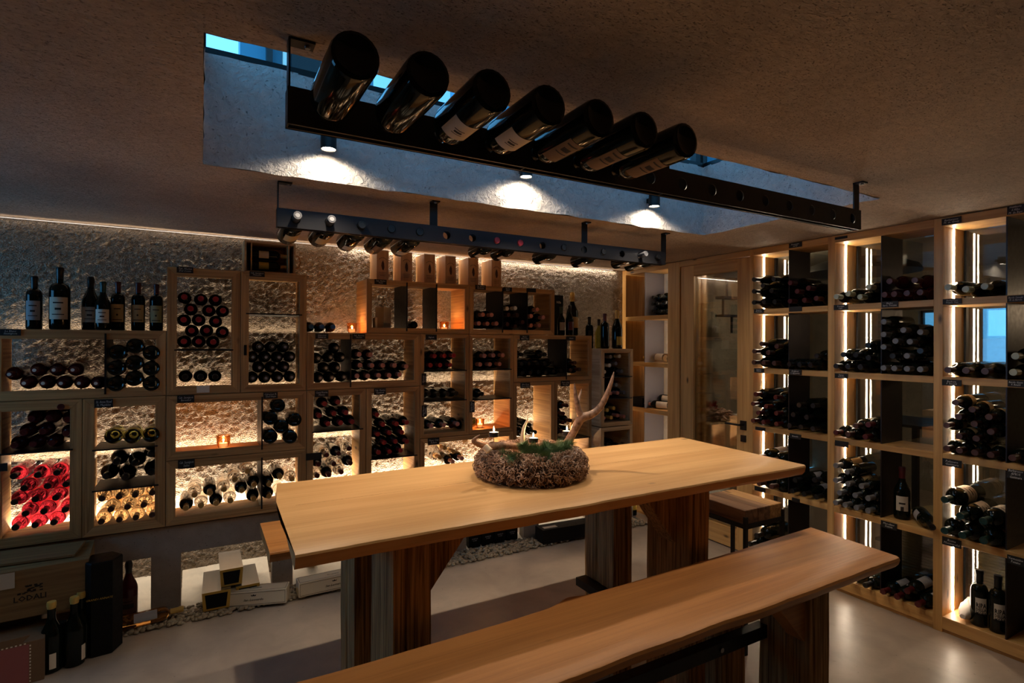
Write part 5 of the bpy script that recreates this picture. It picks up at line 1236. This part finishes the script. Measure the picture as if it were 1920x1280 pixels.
def winebox(px0, py0, px1, py1, h, label, d=.10, z=.02):
    a, b_ = atZ(z, px0, py0), atZ(z, px1, py1); v = b_-a; L_ = v.length; rz = math.atan2(v.y, v.x); c_ = (a+b_)/2
    t = thing('wine_gift_box', (c_.x, c_.y, z), label, 'gift box', rot=(0, 0, rz)); a_ = L_/2
    MB().box(-a_, 0, 0, a_, d, h).build('box_body', 'cream_card', t, bev=.002)
    mb = MB(); e = .008
    for (x0, z0, x1, z1) in ((-a_+e, e, a_-e, e+.0016), (-a_+e, h-e-.0016, a_-e, h-e), (-a_+e, e, -a_+e+.0016, h-e), (a_-e-.0016, e, a_-e, h-e)): mb.box(x0, -.0010, z0, x1, -.0002, z1)
    for (x0, y0, x1, y1) in ((-a_+e, e, a_-e, e+.0016), (-a_+e, d-e-.0016, a_-e, d-e), (-a_+e, e, -a_+e+.0016, d-e), (a_-e-.0016, e, a_-e, d-e)): mb.box(x0, y0, h+.0002, x1, y1, h+.0010)
    mb.build('border_line', 'ink', t)
    mb = MB(); vs, fs = text_mesh('San Leonardo', .020, .14); mb.add((vs, fs), tmat('y', (0, -.0012, h*.42)))
    mb.prism([(-.012, h*.66), (.012, h*.66), (.015, h*.76), (.006, h*.71), (0, h*.79), (-.006, h*.71), (-.015, h*.76)], -.0012, -.0002, 'y')
    mb.add(text_mesh('San Leonardo', .013, .10), tmat('z', (0, d*.45, h+.0012))); mb.build('printed_name', 'ink', t)
    return t
winebox(412, 1141, 537, 1130, .088, 'cream wine gift box lettered San Leonardo, left of the pair')
winebox(560, 1121, 690, 1092, .088, 'cream wine gift box lettered San Leonardo, right of the pair behind the table leg')
# third niche: small golden and white cartons
o = MB().box(0, 0, 0, .08, .1, .22).build('card_box', 'gold_card', loc=(atY(3.95, 580, 1000).x-.02, 3.93, .07), bev=.001); tag(o, 'golden carton in the niche behind the right cream box', 'box')
# small black boxes in a row
for i, px in enumerate((897, 922, 945, 968)):
    a = atY(3.78, px-11, 1030); b_ = atY(3.78, px+10, 1030)
    t = thing('small_black_box', ((a.x+b_.x)/2, 3.84, .012), ['leftmost', 'second', 'third', 'rightmost'][i]+' of four small black boxes in the lit niche under the table', 'box', group='four small black boxes in the niche')
    w_ = .049; MB().box(-w_, 0, 0, w_, .25, .108).build('box_body', 'black_card', t, bev=.001)
    vs, fs = text_mesh('RISERVA\nLodali', .014, .06); MB().add((vs, fs), tmat('y', (0, -.0012, .06))).build('printed_name', 'paper_grey', t)
a, b_ = atZ(.015, 1018, 1022), atZ(.015, 1108, 1006)
v = b_-a; t = thing('black_carton', ((a.x+b_.x)/2, (a.y+b_.y)/2, .02), 'long black carton with a pale sticker lying on the pebbles', 'carton', rot=(0, 0, math.atan2(v.y, v.x)+.0)); w_ = v.length/2
MB().box(-w_, 0, 0, w_+.1, .13, .11).build('carton_body', 'black_card', t, bev=.001); MB().box(-w_+.03, .03, .110, -w_+.15, .07, .1112).build('sticker', 'white_card', t)
for px, lab, lb in ((1173, 'paper', 'white-labelled bottle standing on the niche ledge seen between table legs'), (1187, 'paper_gold', 'yellow-labelled bottle standing on the niche ledge seen between table legs')):
    w = atY(3.86, px, 968); stand_at(proto('stout', DK, 'cap_black', label=lab, frac=.4), (w.x, 3.86, max(.013, w.z)), lb, s=.95)

# ================================================================== chalk signs
def sign(face, x0, y0, x1, y1, text, where, pl=None, off=.012):
    """pixel box of the tag; it is fixed on the frame front (face y) or on the shelf edge (face x)"""
    if face == 'y':
        pv = (pl or YF)-off*.35; a, b_ = atY(pv, x0, y0), atY(pv, x1, y1); w, h = abs(b_.x-a.x), abs(a.z-b_.z); loc = ((a.x+b_.x)/2, pv, min(a.z, b_.z))
        t = thing('chalk_sign', loc, 'small black chalk sign '+where, 'sign')
        MB().box(-w/2, -.002, 0, w/2, .0015, h).build('board', 'chalkboard', t)
        T = tmat('y', (0, -.0028, h*.5))
        if h > w: T = T @ Matrix.Rotation(PI/2, 4, 'Z'); w, h = h, w
    else:
        pv = (pl or XR)-off*.35; a, b_ = atX(pv, x0, y0), atX(pv, x1, y1); w = abs(b_.y-a.y); am = atX(pv, x0, (y0+y1)/2); h = (y1-y0)/F_PX*((am-CAMP).dot(fwd)); loc = (pv, (a.y+b_.y)/2, atX(pv, (x0+x1)/2, (y0+y1)/2).z-h/2)
        h *= .86
        t = thing('chalk_sign', loc, 'small black chalk sign '+where, 'sign')
        MB().box(-.002, -w/2, 0, .0015, w/2, h).build('board', 'chalkboard', t)
        T = tmat('x', (-.0028, 0, h*.5))
    if text:
        vs, fs = text_mesh(text, h*.40, w*.84); MB().add((vs, fs), T).build('chalk_writing', 'chalk', t)
    return t
def sg(face, ox, oy, k, lst, **kw):
    for (x0, y0, x1, y1, tx, wh) in lst: sign(face, ox+x0/k, oy+y0/k, ox+x1/k, oy+y1/k, tx, wh, **kw)
sg('y', 0, 380, 3.2, [(0, 757, 125, 797, 'Le Blanc\nSauvignon', 'at the top left of the wide far-left box'), (1060, 382, 1160, 424, 'Tab. Merlot\nDel Conte', 'on the tall top box with red-topped bottles'),
    (1497, 410, 1588, 446, 'Cab. Sauvignon\nMumelter', 'just below the small wooden crate'), (566, 1180, 678, 1226, 'St. Anna Riesl\nSt. Magdalen', 'on the box with the golden bottles'),
    (1063, 1156, 1166, 1196, 'Cab. Sauvignon\nBaronshof', 'above the red candle glass'), (1580, 1138, 1666, 1172, 'Cabernet R.\nGraf Huyn', 'above the ringed dark bottle bases')])
sg('y', 0, 720, 3.2, [(1068, 456, 1168, 500, 'Cab. Sauvignon\nStallen', 'on the bright lowest wide box'), (0, 476, 45, 520, '', 'at the far-left photo edge by the pink bottles')])
sg('y', 560, 440, 3.2, [(100, 592, 178, 624, 'Cabernet\nLamarein', 'above the pale-ringed bottle caps'), (322, 594, 399, 626, 'Tab. Riserva\nMerlot', 'above the salmon-capped bottles'), (455, 266, 527, 300, 'Tab. Merlot\nTiefel', 'at the top left of the two-divider box'),
    (762, 599, 828, 630, 'Lagrein', 'reading one line above the narrow middle box'), (1060, 300, 1122, 331, 'Tab. Merlot\nBarthenau', 'left of three on the three-compartment box'), (1228, 314, 1279, 342, 'Merlot\nKupel', 'middle of three on the three-compartment box'),
    (1367, 319, 1423, 346, '', 'right of three on the three-compartment box'), (738, 832, 766, 901, 'Blauburg\nRiserva', 'turned upright, upper one on the narrow middle box'), (739, 1023, 768, 1091, 'Mayr Nusser\nRiserva', 'turned upright, lower one on the narrow middle box'),
    (1027, 999, 1055, 1064, 'Merlot Grau\nVernatsch', 'turned upright beside the candle in the narrow box'), (1328, 603, 1383, 633, 'Merlot\nBlanc Pino', 'at the left of the box under the champagne'), (1608, 608, 1661, 635, 'Merlot', 'right of divider under the champagne'),
    (1331, 888, 1388, 918, 'Blau Burg\nPinot Noir', 'on the box behind the white antler tine'), (1573, 877, 1626, 906, 'Pinot Grig\nVon Erd', 'on the box behind the large antler'), (97, 935, 178, 970, 'Castel Riserva\nPfannen', 'above the upper red-capped stack'),
    (452, 922, 523, 957, 'Tab. Merlot\nGumbert', 'above the box with four red-capped rows'), (775, 1222, 843, 1256, 'Mayer Crus\nKellern', 'on the lowest box left of the wreath')])
sg('y', 560, 700, 5.647, [(78, 848, 244, 905, '', 'with no readable writing beside the loose bottles')])
mb = MB(); a, b_ = atY(YF, 1180/3.2, 380+1097/3.2), atY(YF, 1257/3.2, 380+1137/3.2)
o = MB().box(0, -.001, 0, b_.x-a.x, 0, a.z-b_.z).build('paper_tag', 'white_card', loc=(a.x, YF-.001, b_.z)); tag(o, 'small white paper tag on the frame below the black-topped bottles', 'tag')
o = MB().box(0, -.004, 0, .016, 0, .065).build('black_plate', 'black_card', loc=(fx(1462/3.2), YF, fz(459, 380+915/3.2))); tag(o, 'small upright black plate on the box frame beside the grey-marked bottles', 'tag')
sg('x', 1400, 380, 3.657, [(291, 268, 378, 306, 'Bourgogne\nLeroy', 'at the top of the door bay, above the divider'), (50, 723, 118, 756, 'Burgund\nMeursault', 'under the top lit bottles by the door'), (291, 706, 378, 744, '', 'unlit, under the wine-red caps'),
    (52, 1131, 119, 1163, 'Bolgheri\nMasseto', 'under the second lit shelf by the door'), (291, 1136, 377, 1180, 'Bolgheri\nL Apparita', 'under the second shelf, right of the door bay divider'), (606, 229, 690, 248, '', 'at the very top of the middle bay'), (598, 693, 692, 734, 'Toscana\nLupi', 'under the pale caps of the middle bay'),
    (925, 670, 1038, 716, 'Merlot\nSan L. Toscana', 'under the reddish bottles of the middle bay'), (605, 1165, 693, 1203, 'Tignan\nToscana', 'under the second lit shelf of the middle bay'), (1338, 95, 1472, 146, 'Barbaresco\nM. de Gresy', 'at the top of the nearest bay'),
    (1345, 652, 1475, 694, 'Barbaresco\nAngelo Gaja', 'under the pale green caps of the nearest bay'), (1340, 1206, 1473, 1254, 'Barbera\nF. Rinaldi', 'under the second shelf of the nearest bay'), (1787, 10, 1902, 74, 'Nebbiolo\nd Alba\nM. de Barr', 'at the top right corner of the nearest bay'),
    (1787, 628, 1905, 680, 'Barolo Cannubi\nM. de Barrole', 'at the right photo edge, upper one of the stack'), (1790, 1210, 1905, 1262, 'Barolo Gattin\nF. Rinaldi', 'at the right photo edge, by the pale caps')])
sg('x', 1400, 720, 3.657, [(60, 292, 128, 316, '', 'under the third lit shelf by the door'), (295, 336, 373, 374, 'Brunello', 'one line, under the third shelf of the door bay'), (606, 384, 697, 428, '', 'under the white-labelled bottles of the middle bay'),
    (1343, 508, 1474, 566, 'Pelissero\nGattinara', 'under the piled brown caps of the nearest bay'), (1787, 578, 1905, 648, 'Barbaresco\nAPRUS\nGattinara', 'three-lined, at the right photo edge'), (55, 700, 128, 735, '', 'beside the stool seat on the fourth shelf'),
    (311, 778, 364, 806, '', 'tilted, on the fourth shelf behind the stool'), (921, 938, 1030, 990, 'Morellino\nScansa', 'under the standing red-capped bottle'), (1341, 1048, 1472, 1112, 'Roma\nMontepulci', 'under the large white-labelled bottles'), (1787, 1172, 1905, 1240, 'Vermentino\nPomino', 'lowest one at the right photo edge')])

# ================================================================== moss wreath, antlers, candles
WC = Vector((1.195, 1.945, TZ)); RW = .165
t = thing('moss_wreath', WC, 'round wreath of brown curly moss with pine sprigs on the table', 'wreath')
mb = MB(); n1, n2 = 72, 20
for i in range(n1):
    a = 2*PI*i/n1
    for j in range(n2):
        b2 = 2*PI*j/n2; r0 = .056*(1+.18*noise.noise((3*math.cos(a), 3*math.sin(a), b2))+.16*noise.noise((14*math.cos(a), 14*math.sin(a), 2.4*math.cos(b2)+5*math.sin(b2))))
        mb.v.append(((RW+r0*math.cos(b2))*math.cos(a), (RW+r0*math.cos(b2))*math.sin(a), max(.001, .047+r0*.95*math.sin(b2))))
for i in range(n1):
    for j in range(n2): mb.f.append((i*n2+j, ((i+1) % n1)*n2+j, ((i+1) % n1)*n2+(j+1) % n2, i*n2+(j+1) % n2))
core = mb.build('moss_ring', 'moss_gap_shade', t, smooth=True)
mb = MB(); r_ = random.Random(5)
for k in range(5200):
    a = r_.uniform(0, 2*PI); b2 = r_.uniform(-.9, 3.8); r0 = .052
    c_ = Vector(((RW+r0*math.cos(b2))*math.cos(a), (RW+r0*math.cos(b2))*math.sin(a), .047+r0*.95*math.sin(b2)))
    n_ = Vector((math.cos(b2)*math.cos(a), math.cos(b2)*math.sin(a), math.sin(b2)))
    u = Vector((r_.uniform(-1, 1), r_.uniform(-1, 1), r_.uniform(-1, 1))).cross(n_).normalized(); v = n_.cross(u); cr_ = r_.uniform(.004, .009); l_ = r_.uniform(.010, .026)
    pts = []
    for q in range(5):
        f = q/4; pts.append(c_+n_*l_*math.sin(f*2.4)+u*cr_*2*f+v*cr_*math.sin(f*5))
    if min(p.z for p in pts) < .001: continue
    mb.tube(pts, .0015, 3)
mb.build('curly_moss', 'moss', core)['kind'] = 'stuff'
mb = MB()
for k in range(26):
    a = r_.uniform(-2.6, -.2); rr = RW+r_.uniform(-.05, .03); pts = []
    for q in range(7): aa = a+q*.09; pts.append((rr*math.cos(aa)+r_.uniform(-.004, .004), rr*math.sin(aa)+r_.uniform(-.004, .004), .100+.010*math.sin(q*1.3+k)))
    mb.tube(pts, r_.uniform(.0012, .0026), 5)
mb.build('grey_twigs', 'twig_grey', t)
def sprig(loc, d, L_, nn=420):
    d = Vector(d).normalized(); mb = MB(); mb.tube([(0, 0, 0), tuple(d*L_)], .002, 5); u = d.orthogonal().normalized(); v = d.cross(u)
    for k in range(nn):
        f = r_.uniform(0, 1); a = r_.uniform(0, 2*PI); p = d*L_*f; o_ = (u*math.cos(a)+v*math.sin(a)); e = p+(o_*.95+d*.6).normalized()*r_.uniform(.026, .042)
        w_ = d.cross(o_)*.0009; n0 = len(mb.v); mb.v += [tuple(p-w_), tuple(p+w_), tuple(e)]; mb.f.append((n0, n0+1, n0+2))
        w2 = o_.cross(w_.normalized())*.0009; n0 = len(mb.v); mb.v += [tuple(p-w2), tuple(p+w2), tuple(e)]; mb.f.append((n0, n0+1, n0+2))
    return mb.build('pine_sprig', 'pine_needle', t, loc=loc)
for (x, y, z, dx, dy, dz, l_) in ((-.10, -.10, .105, -.8, -.3, .25, .09), (-.02, -.12, .105, -.3, -.6, .15, .08), (.03, -.09, .11, .6, -.2, .3, .10), (-.06, -.06, .115, -.2, .1, .9, .04), (.05, -.04, .11, .3, .1, .9, .03), (.10, -.05, .11, .9, .1, .35, .09), (-.03, -.09, .115, .9, -.2, .2, .12), (-.12, -.05, .10, -.6, .1, .4, .05), (.0, -.1, .11, .1, -.3, .7, .04), (-.07, -.13, .10, .4, -.5, .3, .08), (.13, .0, .10, .5, .3, .3, .05), (-.04, -.11, .108, .2, -.2, .5, .06), (.06, -.09, .108, -.4, -.3, .4, .06), (-.09, -.08, .108, .5, .2, .5, .06), (.02, -.07, .112, -.6, .3, .4, .06), (.09, -.06, .108, .3, -.4, .5, .06)):
    sprig((x, y, z-.006), (dx, dy, dz*.6), l_*.85)
def pz(px, py, y): v = atY(y, px, py); return v
def antler(name, paths, label, mats):
    t = thing(name, (0, 0, 0), label, 'antler')
    for (nm, mat, pts) in paths:
        P_ = [pz(px, py, y) for px, py, y, r in pts]; Rr = [p[3]*1.15 for p in pts]
        # resample smoothly
        out, ro = [], []
        for i in range(len(P_)-1):
            p0, p1, p2, p3 = P_[max(i-1, 0)], P_[i], P_[i+1], P_[min(i+2, len(P_)-1)]
            for q in range(6):
                f = q/6; out.append(.5*((2*p1)+(-p0+p2)*f+(2*p0-5*p1+4*p2-p3)*f*f+(-p0+3*p1-3*p2+p3)*f**3)); ro.append(Rr[i]*(1-f)+Rr[i+1]*f)
        out.append(P_[-1]); ro.append(Rr[-1])
        mb = MB(); mb.tube(out, [r*(1+.10*noise.noise(o_*60)) for o_, r in zip(out, ro)], 14); mb.build(nm, mat, t, smooth=True)
    return t
antler('deer_antler', [('main_beam', 'antler', [(1052, 838, 2.0, .012), (1064, 828, 1.99, .0145), (1074, 812, 1.98, .0155), (1082, 796, 1.97, .0165), (1091, 783, 1.96, .018), (1106, 778, 1.95, .0155), (1121, 768, 1.94, .0135), (1133, 750, 1.93, .012), (1143, 726, 1.92, .0085), (1149, 706, 1.92, .005), (1151, 697, 1.92, .001)]),
    ('tine', 'antler', [(1091, 788, 1.96, .0155), (1084, 765, 1.965, .0115), (1080, 745, 1.97, .008), (1078, 730, 1.975, .0055), (1077, 718, 1.98, .001)]),
    ('short_tine', 'antler_bone', [(1083, 762, 1.97, .007), (1086, 745, 1.99, .0055), (1089, 735, 2.0, .004), (1090, 729, 2.0, .001)])], 'large upright deer antler with forked tip on the right of the wreath', None)
antler('deer_antler', [('main_beam', 'antler', [(911, 838, 1.93, .013), (925, 836, 1.94, .0145), (945, 835, 1.96, .013), (965, 836, 1.98, .012), (983, 842, 2.0, .010), (1000, 848, 2.01, .008)]),
    ('tine', 'antler_bone', [(912, 836, 1.93, .012), (898, 832, 1.92, .0105), (888, 827, 1.915, .008), (893, 820, 1.91, .0045), (900, 815, 1.91, .001)]),
    ('burr', 'antler_tip', [(909, 836, 1.90, .011), (918, 846, 1.885, .012)]),
    ('pale_tine', 'antler_tip', [(981, 836, 2.0, .0085), (980, 818, 2.0, .008), (982, 803, 2.0, .0065), (987, 791, 2.0, .004), (990, 783, 2.0, .001)])], 'dark lying antler with pale tine on the left of the wreath', None)
def tealight(px, py, y, label, spike=.05, on=True):
    v = pz(px, py, y)
    t = thing('tealight_candle', (v.x, v.y, v.z-.022), label, 'candle', group='tealights of the wreath')
    MB().lathe([(0, 0), (.0195, 0), (.0205, .019), (.0195, .019), (.0188, .015), (0, .015)], 22).build('metal_cup', 'satin_steel', t)
    MB().lathe([(0, .0152), (.0187, .0152), (.0187, .0175), (0, .0175)], 20).build('wax', 'wax_glow' if on else 'wax', t)
    MB().lathe([(0, .018), (.0009, .018), (.0009, .024), (0, .024)], 6).build('wick', 'black_card', t)
    if on:
        MB().lathe([(0, .021), (.0038, .026), (.0026, .033), (0, .042)], 8).build('flame', 'flame', t, smooth=True)
        light('candle_light', 'POINT', (v.x, v.y, v.z+.022), .35, (1, .5, .2), shadow_soft_size=.006)
    MB().lathe([(0, -spike), (.0016, -spike), (.0016, 0), (0, 0)], 6).build('spike', 'black_steel', t)
tealight(926, 808, 1.95, 'lit tealight on a spike over the lying antler', .045)
tealight(1000, 819, 1.98, 'lit tealight in the middle of the wreath', .07)
tealight(1063, 806, 2.02, 'pale tealight beside the upright antler', .085, True)
tealight(1001, 818, 2.10, 'tealight at the back of the wreath', .07, False) if False else None
# thin lit joint between wall and ceiling
o = MB().box(-2.4, 4.128, 2.2955, 3.45, 4.134, 2.2985).build('cove_led_strip', emis('cove_led', (1, .86, .72, 1), 0.65)); tag(o, 'thin glowing line in the joint between back wall and ceiling', 'led strip')
